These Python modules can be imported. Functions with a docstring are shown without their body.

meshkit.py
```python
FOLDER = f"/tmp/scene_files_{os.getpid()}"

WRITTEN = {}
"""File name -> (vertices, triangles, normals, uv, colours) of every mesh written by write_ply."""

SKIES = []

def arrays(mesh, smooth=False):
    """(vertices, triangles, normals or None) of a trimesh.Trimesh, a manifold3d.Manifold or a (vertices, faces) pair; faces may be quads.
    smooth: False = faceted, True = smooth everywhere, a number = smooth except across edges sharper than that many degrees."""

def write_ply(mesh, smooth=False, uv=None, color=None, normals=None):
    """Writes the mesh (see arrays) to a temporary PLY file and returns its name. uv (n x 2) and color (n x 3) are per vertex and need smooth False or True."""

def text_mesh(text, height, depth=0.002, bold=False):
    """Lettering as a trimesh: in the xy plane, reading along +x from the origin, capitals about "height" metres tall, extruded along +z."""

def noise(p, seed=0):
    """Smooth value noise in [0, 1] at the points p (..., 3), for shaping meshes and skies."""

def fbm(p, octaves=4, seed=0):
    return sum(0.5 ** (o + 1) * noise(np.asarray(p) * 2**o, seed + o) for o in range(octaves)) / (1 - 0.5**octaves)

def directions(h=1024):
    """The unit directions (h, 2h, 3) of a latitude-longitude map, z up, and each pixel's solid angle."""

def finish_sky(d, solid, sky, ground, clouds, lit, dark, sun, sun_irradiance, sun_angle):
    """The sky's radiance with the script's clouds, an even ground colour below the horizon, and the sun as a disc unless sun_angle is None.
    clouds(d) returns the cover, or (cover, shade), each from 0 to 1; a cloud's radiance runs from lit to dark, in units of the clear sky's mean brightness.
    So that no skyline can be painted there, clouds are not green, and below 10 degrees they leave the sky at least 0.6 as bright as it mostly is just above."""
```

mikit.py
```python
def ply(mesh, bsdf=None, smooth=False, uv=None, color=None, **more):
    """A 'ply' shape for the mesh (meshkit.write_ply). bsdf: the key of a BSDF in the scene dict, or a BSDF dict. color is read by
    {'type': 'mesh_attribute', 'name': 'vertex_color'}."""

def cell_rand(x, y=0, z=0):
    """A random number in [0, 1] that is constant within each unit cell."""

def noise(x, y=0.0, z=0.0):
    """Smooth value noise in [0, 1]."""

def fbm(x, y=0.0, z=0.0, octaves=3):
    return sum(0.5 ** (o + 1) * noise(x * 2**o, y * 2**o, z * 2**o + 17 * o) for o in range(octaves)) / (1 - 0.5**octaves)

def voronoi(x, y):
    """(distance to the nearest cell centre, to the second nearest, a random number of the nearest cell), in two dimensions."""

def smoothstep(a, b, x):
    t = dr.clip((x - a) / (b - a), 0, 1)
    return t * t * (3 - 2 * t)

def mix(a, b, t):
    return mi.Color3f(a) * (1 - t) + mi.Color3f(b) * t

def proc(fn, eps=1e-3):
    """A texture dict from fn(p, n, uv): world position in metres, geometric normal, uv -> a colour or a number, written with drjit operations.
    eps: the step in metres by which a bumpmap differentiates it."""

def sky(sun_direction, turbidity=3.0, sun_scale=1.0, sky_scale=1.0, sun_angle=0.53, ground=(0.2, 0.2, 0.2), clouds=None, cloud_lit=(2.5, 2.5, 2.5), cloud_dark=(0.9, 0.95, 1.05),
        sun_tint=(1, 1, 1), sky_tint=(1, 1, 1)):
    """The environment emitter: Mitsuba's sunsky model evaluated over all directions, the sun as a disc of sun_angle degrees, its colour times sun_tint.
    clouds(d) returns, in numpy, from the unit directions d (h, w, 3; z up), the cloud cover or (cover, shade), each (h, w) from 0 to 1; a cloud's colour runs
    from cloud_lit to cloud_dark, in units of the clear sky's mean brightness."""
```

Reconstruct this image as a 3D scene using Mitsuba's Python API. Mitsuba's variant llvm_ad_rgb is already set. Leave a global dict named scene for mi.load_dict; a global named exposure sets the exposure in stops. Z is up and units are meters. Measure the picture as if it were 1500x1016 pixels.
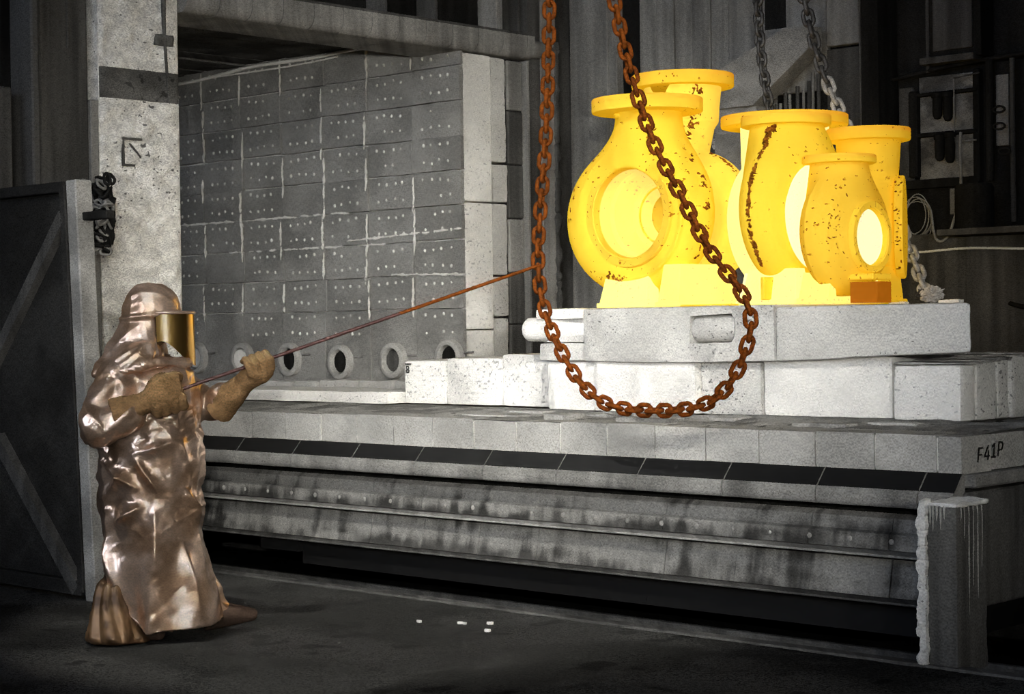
import math, random
import numpy as np, trimesh, manifold3d as m3
import drjit as dr, mitsuba as mi
import mikit, meshkit
from mikit import proc, noise, fbm, voronoi, smoothstep, mix, cell_rand

T = mi.ScalarTransform4f
rng = np.random.default_rng(7)
scene, labels = {}, {}

# ------------------------------------------------------------------ camera (level hall, slight pitch and roll)
YAW, PITCH, ROLL, F = 0.758, 0.0129, -0.014, 2720.0
def camera_axes():
    cp, sp, cr, sr = math.cos(PITCH), math.sin(PITCH), math.cos(ROLL), math.sin(ROLL)
    R = np.array([[cr, -sr, 0], [sr, cr, 0], [0, 0, 1]]) @ np.array([[1, 0, 0], [0, cp, -sp], [0, sp, cp]])
    world = np.array([[math.cos(YAW), math.sin(YAW), 0], [0, 0, -1], [-math.sin(YAW), math.cos(YAW), 0]])
    return R @ world                       # rows: right, down, forward
AX = camera_axes()
EYE = np.array([4.66, -8.0, 1.63])
scene['camera'] = {'type': 'perspective', 'fov': 2 * math.degrees(math.atan(750 / F)), 'fov_axis': 'x', 'near_clip': 0.1, 'far_clip': 200.0,
                   'to_world': T().look_at(origin=EYE.tolist(), target=(EYE + AX[2]).tolist(), up=(-AX[1]).tolist())}
exposure = 0.0

# ------------------------------------------------------------------ lights of the hall: floodlights on two rails behind the camera, faint sky light
AIM = np.array([-3.55, 0.35, 1.75])
LAMP = 1500.0
RIG = [(4.2, -9.7, 2.35, .8), (5.8, -9.2, 2.2, .9), (7.3, -8.2, 2.35, .9), (8.5, -6.8, 2.2, .8), (-.5, -9.0, 7.0, .7), (2.4, -9.4, 7.2, 1.0), (5.0, -8.8, 7.2, 1.2), (7.6, -7.0, 7.0, 1.1)]
for i, (x, y, z, w) in enumerate(RIG):
    p = LAMP * w / sum(q[3] for q in RIG)
    scene[f'floodlight_{i:03d}'] = {'type': 'spot', 'intensity': {'type': 'rgb', 'value': [p, p * .98, p * .915]}, 'cutoff_angle': 16.5 if z < 5 else 14.0, 'beam_width': 2.0,
                                    'to_world': T().look_at(origin=[x, y, z], target=AIM.tolist(), up=[0, 0, 1])}
scene['floor_lamp_light'] = {'type': 'spot', 'intensity': {'type': 'rgb', 'value': [760, 745, 700]}, 'cutoff_angle': 14.0, 'beam_width': 2.0, 'to_world': T().look_at(origin=[-.6, -5.2, 7.5], target=[-2.9, -1.05, 0], up=[0, 1, 0])}
scene['hall_glow'] = {'type': 'constant', 'radiance': {'type': 'rgb', 'value': [.010, .010, .010]}}
# the hall's high windows are built with its walls below (they give off daylight)

# ------------------------------------------------------------------ helpers: names, labels
def add(key, mesh, mat, smooth=False, **more):
    k, n = key, 0
    while k in scene:
        n += 1
        k = f'{key}_{n:03d}'
    scene[k] = mikit.ply(mesh, mat, smooth=smooth, **more)
    return k
def put(key, ply, M=None):
    k, n = key, 0
    while k in scene:
        n += 1
        k = f'{key}_{n:03d}'
    scene[k] = {**ply, 'to_world': M} if M is not None else dict(ply)
    return k
USED = set()
def thing(name, label, cat, group=None):
    k, n = name, 0
    while k in USED:
        n += 1
        k = f'{name}_{n:03d}'
    USED.add(k)
    labels[k] = {'label': label, 'category': cat}
    if group: labels[k]['group'] = group
    return k
def struct(name, label=None):
    USED.add(name)
    labels[name] = {'kind': 'structure', **({'label': label} if label else {})}
    return name
def part_label(k, text): labels[k] = {'label': text}
def stuff(k, text=None): labels[k] = {'kind': 'stuff', **({'label': text} if text else {})}

# ------------------------------------------------------------------ helpers: meshes
cat = trimesh.util.concatenate
def to_tm(man):
    m = man.to_mesh()
    return trimesh.Trimesh(np.array(m.vert_properties[:, :3]), np.array(m.tri_verts), process=False)
def box(x0, x1, y0, y1, z0, z1, c=0.0):
    """A box, its twelve edges chamfered by c."""
    if c <= 0:
        m = trimesh.creation.box((x1 - x0, y1 - y0, z1 - z0)); m.apply_translation(((x0 + x1) / 2, (y0 + y1) / 2, (z0 + z1) / 2)); return m
    pts = []
    for sx, sy, sz in np.ndindex(2, 2, 2):
        p = np.array([(x0, x1)[sx], (y0, y1)[sy], (z0, z1)[sz]], float)
        d = np.array([1 - 2 * sx, 1 - 2 * sy, 1 - 2 * sz]) * c
        for k in range(3):
            q = p + d; q[k] -= d[k]; pts.append(q)
    h = m3.Manifold.hull_points(np.array(pts))
    return to_tm(h)
def rough_box(x0, x1, y0, y1, z0, z1, step=.035, amp=.008, freq=9., r=.02, seed=0, warp=None):
    """A soft worn block: rounded edges, lumpy faces."""
    d = np.array([x1 - x0, y1 - y0, z1 - z0]); n = np.maximum(2, np.ceil(d / step).astype(int))
    V, Fs, at = [], [], 0
    for ax in range(3):
        a, b = [(1, 2), (2, 0), (0, 1)][ax]
        for s in (0, 1):
            A, B = np.meshgrid(np.linspace(0, 1, n[a] + 1), np.linspace(0, 1, n[b] + 1), indexing='ij')
            P = np.zeros(A.shape + (3,)); P[..., a] = A; P[..., b] = B; P[..., ax] = s
            i, j = np.meshgrid(np.arange(n[a]), np.arange(n[b]), indexing='ij')
            q = np.stack([i * (n[b] + 1) + j, (i + 1) * (n[b] + 1) + j, (i + 1) * (n[b] + 1) + j + 1, i * (n[b] + 1) + j + 1], -1).reshape(-1, 4)
            if s == 0: q = q[:, ::-1]
            V.append(P.reshape(-1, 3)); Fs.append(q + at); at += P.size // 3
    V, Fs = np.vstack(V), np.vstack(Fs)
    m = trimesh.Trimesh(V, np.vstack([Fs[:, [0, 1, 2]], Fs[:, [0, 2, 3]]]), process=False); m.merge_vertices(digits_vertex=6)
    L = (np.array(m.vertices) - .5) * d
    h = d / 2 - r
    c = np.clip(L, -h, h); e = L - c; ln = np.linalg.norm(e, axis=1, keepdims=True)
    N = np.where(ln > 1e-9, e / np.maximum(ln, 1e-9), 0)
    out = c + N * np.minimum(ln, r)
    k = np.argmax(np.abs(L) / (d / 2), axis=1); FN = np.zeros_like(L); FN[np.arange(len(L)), k] = np.sign(L[np.arange(len(L)), k])
    N = np.where(ln > 1e-9, N, FN)
    P = out + np.array([(x0 + x1) / 2, (y0 + y1) / 2, (z0 + z1) / 2])
    P = P + N * ((meshkit.fbm(P * freq + seed * 7.3, 3, seed) - .5) * 2 * amp)[:, None]
    if warp is not None: P = warp(P)
    m.vertices = P
    return m
def rotz(m, deg, about):
    m = m.copy(); m.apply_transform(trimesh.transformations.rotation_matrix(math.radians(deg), [0, 0, 1], [*about[:2], 0])); return m
def tube(points, rad, sides=10, caps=True, closed=False):
    p = np.asarray(points, float); n = len(p)
    t = (np.roll(p, -1, 0) - np.roll(p, 1, 0)) if closed else np.gradient(p, axis=0)
    t /= np.linalg.norm(t, axis=1, keepdims=True) + 1e-12
    ref = np.array([0, 0, 1.0]) if abs(t[0, 2]) < .9 else np.array([1.0, 0, 0])
    a = np.zeros_like(p); v = np.cross(t[0], ref); v /= np.linalg.norm(v)
    for i in range(n):
        v = v - t[i] * (v @ t[i]); v /= np.linalg.norm(v); a[i] = v
    b = np.cross(t, a); ang = np.arange(sides) * 2 * np.pi / sides
    r = np.broadcast_to(rad, (n,))[:, None, None]
    V = (p[:, None] + r * (np.cos(ang)[None, :, None] * a[:, None] + np.sin(ang)[None, :, None] * b[:, None])).reshape(-1, 3)
    m = n if closed else n - 1
    i, j = np.meshgrid(np.arange(m), np.arange(sides), indexing='ij'); i2 = (i + 1) % n; j2 = (j + 1) % sides
    q = np.stack([i * sides + j, i * sides + j2, i2 * sides + j2, i2 * sides + j], -1).reshape(-1, 4)
    Fs = [q[:, [0, 1, 2]], q[:, [0, 2, 3]]]
    if caps and not closed:
        V = np.vstack([V, p[:1], p[-1:]]); k = np.arange(sides); k2 = (k + 1) % sides
        Fs += [np.stack([k * 0 + n * sides, k2, k], 1), np.stack([k * 0 + n * sides + 1, (n - 1) * sides + k, (n - 1) * sides + k2], 1)]
    return trimesh.Trimesh(V, np.vstack(Fs), process=False)
def spline(pts, n):
    from scipy.interpolate import CubicSpline
    p = np.asarray(pts, float); s = np.concatenate([[0], np.cumsum(np.linalg.norm(np.diff(p, axis=0), axis=1))])
    return CubicSpline(s, p)(np.linspace(0, s[-1], n))
def lathe(profile, origin, axis, sides=48):
    """profile: (radius, height) pairs along the axis from the origin."""
    w = np.asarray(axis, float); w /= np.linalg.norm(w)
    u = np.cross(w, [0, 0, 1.0] if abs(w[2]) < .9 else [1.0, 0, 0]); u /= np.linalg.norm(u); v = np.cross(w, u)
    pr = np.asarray(profile, float); ang = np.arange(sides) * 2 * np.pi / sides
    V = np.asarray(origin, float) + pr[:, None, 1:2] * w + pr[:, None, :1] * (np.cos(ang)[None, :, None] * u + np.sin(ang)[None, :, None] * v)
    n = len(pr); i, j = np.meshgrid(np.arange(n - 1), np.arange(sides), indexing='ij'); j2 = (j + 1) % sides
    q = np.stack([i * sides + j, i * sides + j2, (i + 1) * sides + j2, (i + 1) * sides + j], -1).reshape(-1, 4)
    m = trimesh.Trimesh(V.reshape(-1, 3), np.vstack([q[:, [0, 1, 2]], q[:, [0, 2, 3]]]), process=False)
    m.merge_vertices(); m.update_faces(m.nondegenerate_faces()); return m
def prism(poly, axis, a, b):
    """A polygon of the two other axes (in cyclic order) pushed along the axis from a to b."""
    from shapely.geometry import Polygon
    m = trimesh.creation.extrude_polygon(Polygon(poly), b - a, engine='earcut')
    V = np.array(m.vertices); o = np.zeros_like(V)
    i, j = [(1, 2), (2, 0), (0, 1)][axis]
    o[:, i], o[:, j], o[:, axis] = V[:, 0], V[:, 1], V[:, 2] + a
    m.vertices = o; return m
def sheet(fn, u, v):
    U, V = np.meshgrid(u, v, indexing='ij'); P = fn(U, V); n, k = U.shape
    i, j = np.meshgrid(np.arange(n - 1), np.arange(k - 1), indexing='ij')
    q = np.stack([i * k + j, (i + 1) * k + j, (i + 1) * k + j + 1, i * k + j + 1], -1).reshape(-1, 4)
    return trimesh.Trimesh(P.reshape(-1, 3), np.vstack([q[:, [0, 1, 2]], q[:, [0, 2, 3]]]), process=False)

# ------------------------------------------------------------------ helpers: signed distances and a mesher for them
def surface_nets(f, lo, hi, h):
    lo, hi = np.array(lo, float), np.array(hi, float)
    n = np.ceil((hi - lo) / h).astype(int) + 1
    g = [lo[k] + h * np.arange(n[k]) for k in range(3)]
    D = np.empty(n, np.float32)
    for i in range(0, n[0], 24):
        X, Y, Z = np.meshgrid(g[0][i:i + 24], g[1], g[2], indexing='ij')
        D[i:i + 24] = f(np.stack([X, Y, Z], -1).reshape(-1, 3)).reshape(X.shape)
    S = D < 0
    c = np.array(list(np.ndindex(2, 2, 2)))
    cells = tuple(k - 1 for k in n)
    cnt = sum(S[a:n[0] - 1 + a, b:n[1] - 1 + b, d:n[2] - 1 + d].astype(np.int8) for a, b, d in c)
    act = (cnt > 0) & (cnt < 8)
    idx = np.argwhere(act); num = -np.ones(cells, int); num[act] = np.arange(len(idx))
    vals = np.stack([D[idx[:, 0] + a, idx[:, 1] + b, idx[:, 2] + d] for a, b, d in c], 1)
    acc, w = np.zeros((len(idx), 3)), np.zeros(len(idx))
    for p in range(8):
        for k in range(3):
            if c[p][k] == 0:
                e = c[p].copy(); e[k] = 1; q = int(e @ [4, 2, 1]); a, b = vals[:, p], vals[:, q]
                on = (a < 0) != (b < 0); t = np.where(on, a / np.where(on, a - b, 1), 0)
                pt = np.tile(c[p].astype(float), (len(idx), 1)); pt[:, k] = t
                acc[on] += pt[on]; w[on] += 1
    V = lo + h * (idx + acc / w[:, None])
    Fs = []
    for k in range(3):
        a, b = [(1, 2), (2, 0), (0, 1)][k]
        sl0 = [slice(None)] * 3; sl1 = [slice(None)] * 3; sl0[k] = slice(0, -1); sl1[k] = slice(1, None)
        flip = S[tuple(sl0)] != S[tuple(sl1)]
        e = np.argwhere(flip); e = e[(e[:, a] > 0) & (e[:, b] > 0) & (e[:, a] < n[a] - 1) & (e[:, b] < n[b] - 1)]
        ua, ub = np.eye(3, dtype=int)[a], np.eye(3, dtype=int)[b]
        q = np.stack([num[tuple((e - x).T)] for x in (ua + ub, ub, 0 * ua, ua)], 1)
        inside = S[tuple(e.T)]
        q[~inside] = q[~inside][:, ::-1]
        Fs.append(q)
    q = np.vstack(Fs)
    return trimesh.Trimesh(V, np.vstack([q[:, [0, 1, 2]], q[:, [0, 2, 3]]]), process=False)
def smin(a, b, k):
    h = np.clip(.5 + .5 * (b - a) / k, 0, 1); return b * (1 - h) + a * h - k * h * (1 - h)
def smax(a, b, k): return -smin(-a, -b, k)
def axial(P, c, axis):
    """(distance from the axis through c, height along it)"""
    w = np.asarray(axis, float); w /= np.linalg.norm(w); d = P - np.asarray(c, float); t = d @ w
    return np.linalg.norm(d - t[:, None] * w, axis=1), t
def sd_torus(P, c, axis, R, r):
    rho, t = axial(P, c, axis); return np.hypot(rho - R, t) - r
def sd_cyl(P, a, b, r0, r1=None, e=.01):
    """A cylinder or cone from a to b, its edges rounded by e."""
    a, b = np.asarray(a, float), np.asarray(b, float); L = np.linalg.norm(b - a); r1 = r0 if r1 is None else r1
    rho, t = axial(P, a, b - a); r = r0 + (r1 - r0) * np.clip(t / L, 0, 1)
    dx, dy = rho - r + e, np.abs(t - L / 2) - L / 2 + e
    return np.minimum(np.maximum(dx, dy), 0) + np.hypot(np.maximum(dx, 0), np.maximum(dy, 0)) - e
def sd_box(P, c, h, e=.01):
    q = np.abs(P - np.asarray(c, float)) - np.asarray(h, float) + e
    return np.linalg.norm(np.maximum(q, 0), axis=1) + np.minimum(q.max(1), 0) - e
def sd_cap(P, a, b, r0, r1):
    a, b = np.asarray(a, float), np.asarray(b, float); d = b - a; t = np.clip((P - a) @ d / (d @ d), 0, 1)
    return np.linalg.norm(P - a - t[:, None] * d, axis=1) - (r0 + (r1 - r0) * t)

# ------------------------------------------------------------------ materials
NEUTRAL = np.array([1.0, .98, .925])
def two(b): return {'type': 'twosided', 'bsdf': b}
def rough(name, dark, light, scale=2.2, speck=.16, gloss=None, streak=0., spots=0., spot_scale=26., tint=NEUTRAL, shine=.5):
    """Mottled mineral or painted surface: two tones by noise, fine grain, optional vertical streaks and dark pits."""
    d, l = (np.asarray(tint) * dark).tolist(), (np.asarray(tint) * light).tolist()
    def fn(p, n, uv):
        a = fbm(p.x * scale, p.y * scale, p.z * scale * (1 if not streak else .35), 4)
        if streak:
            s = fbm(p.x * 17 + p.y * 17, p.z * 1.1, 3.7, 3)
            a = a * (1 - streak) + s * streak
        c = mix(d, l, smoothstep(.32, .68, a))
        g = .65 * noise(p.x * 130, p.y * 130, p.z * 130) + .35 * noise(p.x * 300, p.y * 300, p.z * 300) - .5
        c = c * dr.maximum(.1, 1 + speck * 5.2 * g)
        if spots:
            k = fbm(p.x * spot_scale, p.y * spot_scale, p.z * spot_scale, 2)
            k2 = fbm(p.x * 2.3 + 9, p.y * 2.3, p.z * 2.3, 2)
            c = c * (1 - spots * smoothstep(.68, .75, k * .72 + k2 * .28))
        return dr.clip(c, 0, .95)
    if gloss is None:
        scene[name] = two({'type': 'diffuse', 'reflectance': proc(fn)})
    else:
        scene[name] = two({'type': 'principled', 'base_color': proc(fn), 'roughness': gloss, 'specular': shine})
def plain(name, rgb, **kw):
    scene[name] = two({'type': 'principled', 'base_color': {'type': 'rgb', 'value': list(map(float, rgb))}, **kw})

rough('mat_floor', .016, .042, 1.6, .5, spots=.5, spot_scale=7)
rough('mat_tile', .18, .25, 3.0, .22)
rough('mat_tile_warm', .21, .275, 2.6, .22)
rough('mat_fibre_white', .55, .72, 5, .12)
rough('mat_plaster', .55, .80, 14, .27, spots=.85, spot_scale=44)
rough('mat_plaster_dark', .055, .11, 5, .3, spots=.6, spot_scale=20)
rough('mat_white_block', .70, .82, 2.5, .13, spots=.5, spot_scale=60)
rough('mat_slab', .45, .58, 2.2, .16, spots=.7, spot_scale=62)
rough('mat_block_grey', .23, .33, 3.0, .2)
rough('mat_block_pale', .27, .36, 3.0, .2)
rough('mat_deck', .13, .30, 6, .25, spots=.6, spot_scale=20)
rough('mat_curb', .085, .20, 5.0, .22, streak=.2)
def car_panel_color(p, n, uv):
    a = fbm(p.x * 3, p.y * 3, p.z * 9, 3); st = fbm(p.x * 15, 1.7, p.z * 2.5, 3)
    t = (p.z - dr.select(p.z > .43, .455, .215)) / .15                  # height above the flange that collects the soot
    soot = smoothstep(.38, .66, a * .5 + st * .5 + .22 * dr.clip(.45 - t, -.3, .45))
    c = mix((NEUTRAL * .20).tolist(), (NEUTRAL * .030).tolist(), soot)
    g = .65 * noise(p.x * 130, p.y * 130, p.z * 130) + .35 * noise(p.x * 300, p.y * 300, p.z * 300) - .5
    return c * dr.maximum(.1, 1 + 1.1 * g)
scene['mat_car_panel'] = two({'type': 'diffuse', 'reflectance': proc(car_panel_color)})
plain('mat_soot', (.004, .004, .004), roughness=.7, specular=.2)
rough('mat_duct', .22, .34, 3, .2)
rough('mat_steel_dark', .008, .020, 3, .25, streak=.4)
rough('mat_steel_mid', .04, .09, 2.6, .2, streak=.6)
rough('mat_steel_pale', .13, .27, 2.6, .18, streak=.5)
rough('mat_machine', .06, .19, 6, .25, spots=.5, spot_scale=14)
rough('mat_gate', .018, .032, 3, .25)
rough('mat_gate_post', .17, .30, 4, .2)
rough('mat_roof', .05, .10, 3, .3)
rough('mat_hall', .10, .13, 1, .1)
rough('mat_cable', .25, .40, 8, .1)
rough('mat_chain_pale', .26, .40, 12, .2, gloss=.5)
rough('mat_chain_dark', .03, .06, 12, .2, gloss=.5)
rough('mat_rust', .8, 1.25, 30, .25, tint=np.array([.078, .0185, .0014]), gloss=.8, shine=.08)
rough('mat_rod', .8, 1.2, 20, .2, tint=np.array([.034, .014, .012]), gloss=.45, shine=.25)
rough('mat_scale', .6, 1.6, 30, .3, tint=np.array([.15, .050, .006]))
rough('mat_leather', .75, 1.2, 14, .22, tint=np.array([.11, .066, .032]))
rough('mat_boot', .8, 1.2, 9, .2, tint=np.array([.03, .02, .015]))
def suit_color(p, n, uv):
    a = fbm(p.x * 7, p.y * 7, p.z * 7, 4)
    c = mix([.44, .28, .18], [.74, .55, .43], smoothstep(.3, .7, a))
    return dr.clip(c * (1 + .3 * (noise(p.x * 150, p.y * 150, p.z * 150) - .5)), 0, 1)
scene['mat_suit'] = two({'type': 'principled', 'base_color': proc(suit_color), 'metallic': .92, 'roughness': .22, 'specular': .6})
scene['mat_suit_hood'] = two({'type': 'principled', 'base_color': proc(suit_color), 'metallic': .90, 'roughness': .25, 'specular': .6})
scene['mat_gaiter'] = two({'type': 'principled', 'base_color': proc(lambda p, n, uv: mix([.05, .028, .014], [.17, .10, .05], smoothstep(.35, .65, fbm(p.x * 9, p.y * 9, p.z * 9, 3)))), 'metallic': .6, 'roughness': .34})
scene['mat_visor'] = two({'type': 'principled', 'base_color': {'type': 'rgb', 'value': [.85, .52, .16]}, 'metallic': 1.0, 'roughness': .2})
def hot_color(p, n, uv):
    k = fbm(p.x * 42, p.y * 42, p.z * 42, 3); k2 = fbm(p.x * 2.1, p.y * 2.1, p.z * 2.1, 2)
    return mix([.56, .40, .04], [.20, .08, .008], smoothstep(.655, .71, k * .72 + k2 * .28))
scene['mat_hot'] = two({'type': 'diffuse', 'reflectance': proc(hot_color)})
HOT = {'body': (.40, .215, .001), 'orange': (.36, .15, .001), 'ring': (.27, .10, .001), 'flange': (.40, .20, .003), 'pale': (.98, .80, .30), 'white': (.97, .90, .56), 'upper': (.62, .42, .05), 'rim': (.42, .13, .003), 'foot': (.95, .72, .20), 'lining': (.62, .47, .14), 'cool': (.10, .02, .0)}
def hot(key, mesh, level, smooth=35):
    return add(key, mesh, 'mat_hot', smooth, emitter={'type': 'area', 'radiance': {'type': 'rgb', 'value': list(HOT[level])}})

# ================================================================== THE SETTING
FX = -5.95            # plane of the furnace mouth
# hall shell behind the camera, with its high windows
struct('floor'); struct('wall_left'); struct('wall_right'); struct('wall_front'); struct('wall_back'); struct('ceiling_001')
def floor_height(x, y):
    P = np.stack([x, y, x * 0], -1)
    return (meshkit.fbm(P * 1.3, 3, 3) - .5) * .014 + (meshkit.fbm(P * 7, 2, 5) - .5) * .006
gx, gy = np.linspace(-14, 9, 231), np.linspace(-15, -.34, 147)
fl = sheet(lambda U, V: np.stack([U, V, floor_height(U, V)], -1), gx, gy)
edge = prism([(-14.0, -.34), (9.0, -.34), (9.0, -.40), (-14, -.40)][::-1], 2, -.45, -.004)
add('floor', cat([fl, edge]), 'mat_floor', True)
add('floor__trench_bed', box(-14, 9, -.34, 6.2, -.50, -.30), 'mat_steel_dark')
add('floor__edge_strip', box(-14, 9, -.43, -.335, -.06, .012, .008), 'mat_steel_mid')
for y in (.42, 2.1):
    add('floor__track_rail', box(-13.5, 1.5, y - .03, y + .03, -.30, -.115, .01), 'mat_steel_mid')
add('wall_left', box(-14.2, -14, -15, 6.2, -.5, 9), 'mat_hall')
add('wall_right', box(9, 9.2, -15, 6.2, -.5, 9), 'mat_hall')
add('ceiling_001', box(-14.2, 9.2, -15.2, 6.4, 9, 9.2), 'mat_hall')
add('wall_front', box(-14.2, 9.2, -15.2, -15, -.5, 9), 'mat_hall')
for i, (x0, x1) in enumerate([(-9.5, -5.5), (-3.2, .8), (3.2, 6.8)]):
    w = f'window_{i + 1}'; struct(w)
    scene[w] = mikit.ply(box(x0, x1, -14.99, -14.97, 4.2, 7.6), 'mat_hall', emitter={'type': 'area', 'radiance': {'type': 'rgb', 'value': [4.6, 5.4, 6.9]}})
    fr = [box(x - .04, x + .04, -14.97, -14.9, 4.15, 7.65) for x in np.linspace(x0, x1, 5)] + [box(x0 - .04, x1 + .04, -14.97, -14.9, z - .04, z + .04) for z in (4.2, 5.33, 6.46, 7.6)]
    add(w + '__frame', cat(fr), 'mat_steel_dark')

# ---- furnace chamber: far side wall of fibre modules, its roof, its end
struct('wall_far', 'grey furnace side wall of rows of pinned fibre modules'); struct('ceiling'); struct('wall_end')
YW = 2.669
add('wall_far', box(-12.4, FX - .36, YW + .012, YW + .35, -.4, 4.04), 'mat_fibre_white')
add('wall_end', box(-12.7, -12.4, -.3, 3.0, -.4, 4.3), 'mat_tile')
cells = []
seams_x = [-5.955 - .565 * k for k in range(12)]
rows_z = [4.012, 3.72, 3.44, 3.155, 2.87, 2.595, 2.31, 2.03, 1.755]
pin = trimesh.creation.icosphere(1, .0125); pin.apply_scale([1, .6, 1.1])
pin_sets = []
for ri in range(len(rows_z)):
    z1 = rows_z[ri]; z0 = rows_z[ri + 1] if ri + 1 < len(rows_z) else 1.10
    for ci in range(11):
        if ci > 8 and ri % 2: pass
        xa, xb = seams_x[ci], seams_x[ci + 1]
        j = rng.normal(0, .012, 4)
        g0, g1 = rng.choice([.003, .006, .011], p=[.4, .35, .25]), rng.choice([.002, .004, .008], p=[.5, .3, .2])
        x0, x1 = xb + g0 + j[0] * .35 + .02 * math.sin(ri * 1.7 + ci), xa - .002 + .02 * math.sin(ri * 1.7 + ci - 1) + j[0] * .2
        if ci == 0: x1 = FX - .002
        zz0, zz1 = z0 + g1 + j[2] * .3, z1 - .002 + j[3] * .2
        dep = .022 + abs(j[1]) * .5
        def sag(P, s=ci * 31 + ri):
            P = P.copy(); P[:, 2] += (meshkit.fbm(P * 3 + s, 2, 3) - .5) * .012; return P
        mm = rough_box(x0, x1, YW - dep, YW + .012, zz0, zz1, step=.14, amp=.004, freq=5, r=.006, seed=ci + ri * 13, warp=sag)
        k = add('wall_far__fibre_module', mm, 'mat_tile' if rng.random() < .62 else 'mat_tile_warm', 25)
        cx, w = (x0 + x1) / 2, x1 - x0
        if ri < 8 or True:
            zc = (zz0 + zz1) / 2 if ri < 8 else 1.62
            ps = []
            for a in range(4):
                for b in range(2):
                    if rng.random() < .07: continue
                    q = pin.copy(); q.apply_scale(rng.uniform(.75, 1.2))
                    q.apply_translation((cx + (a - 1.5) * .098 + rng.normal(0, .008), YW - dep - .004, zc + (b - .5) * .135 + rng.normal(0, .007) + .01)); ps.append(q)
            if rng.random() < .9 and ps:
                kk = add(k + '__anchor_pins', cat(ps), 'mat_white_block'); stuff(kk)
# torn tufts of pale fibre along the joints
def tufts(segs, n, y):
    out = []
    for (x0, z0, x1, z1) in segs:
        for _ in range(n):
            t = rng.random(); L = rng.uniform(.03, .12); w = rng.uniform(.006, .013)
            px, pz = x0 + (x1 - x0) * t, z0 + (z1 - z0) * t
            d = np.array([x1 - x0, z1 - z0]); d /= np.linalg.norm(d)
            a = np.array([px, y, pz]); b = a + np.array([d[0] * L + rng.normal(0, .004), -.008, d[1] * L + rng.normal(0, .004)])
            out.append(tube([a, (a + b) / 2 + rng.normal(0, .004, 3), b], [w * .6, w, w * .4], 5))
    return cat(out)
segs = []
for ri in range(len(rows_z) - 1):
    for ci in range(1, 8):
        if rng.random() < .55: segs.append((seams_x[ci] + .02 * math.sin(ri * 1.7 + ci - 1), rows_z[ri] - .01, seams_x[ci] + .02 * math.sin(ri * 1.7 + ci - 1), rows_z[ri + 1]))
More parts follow.
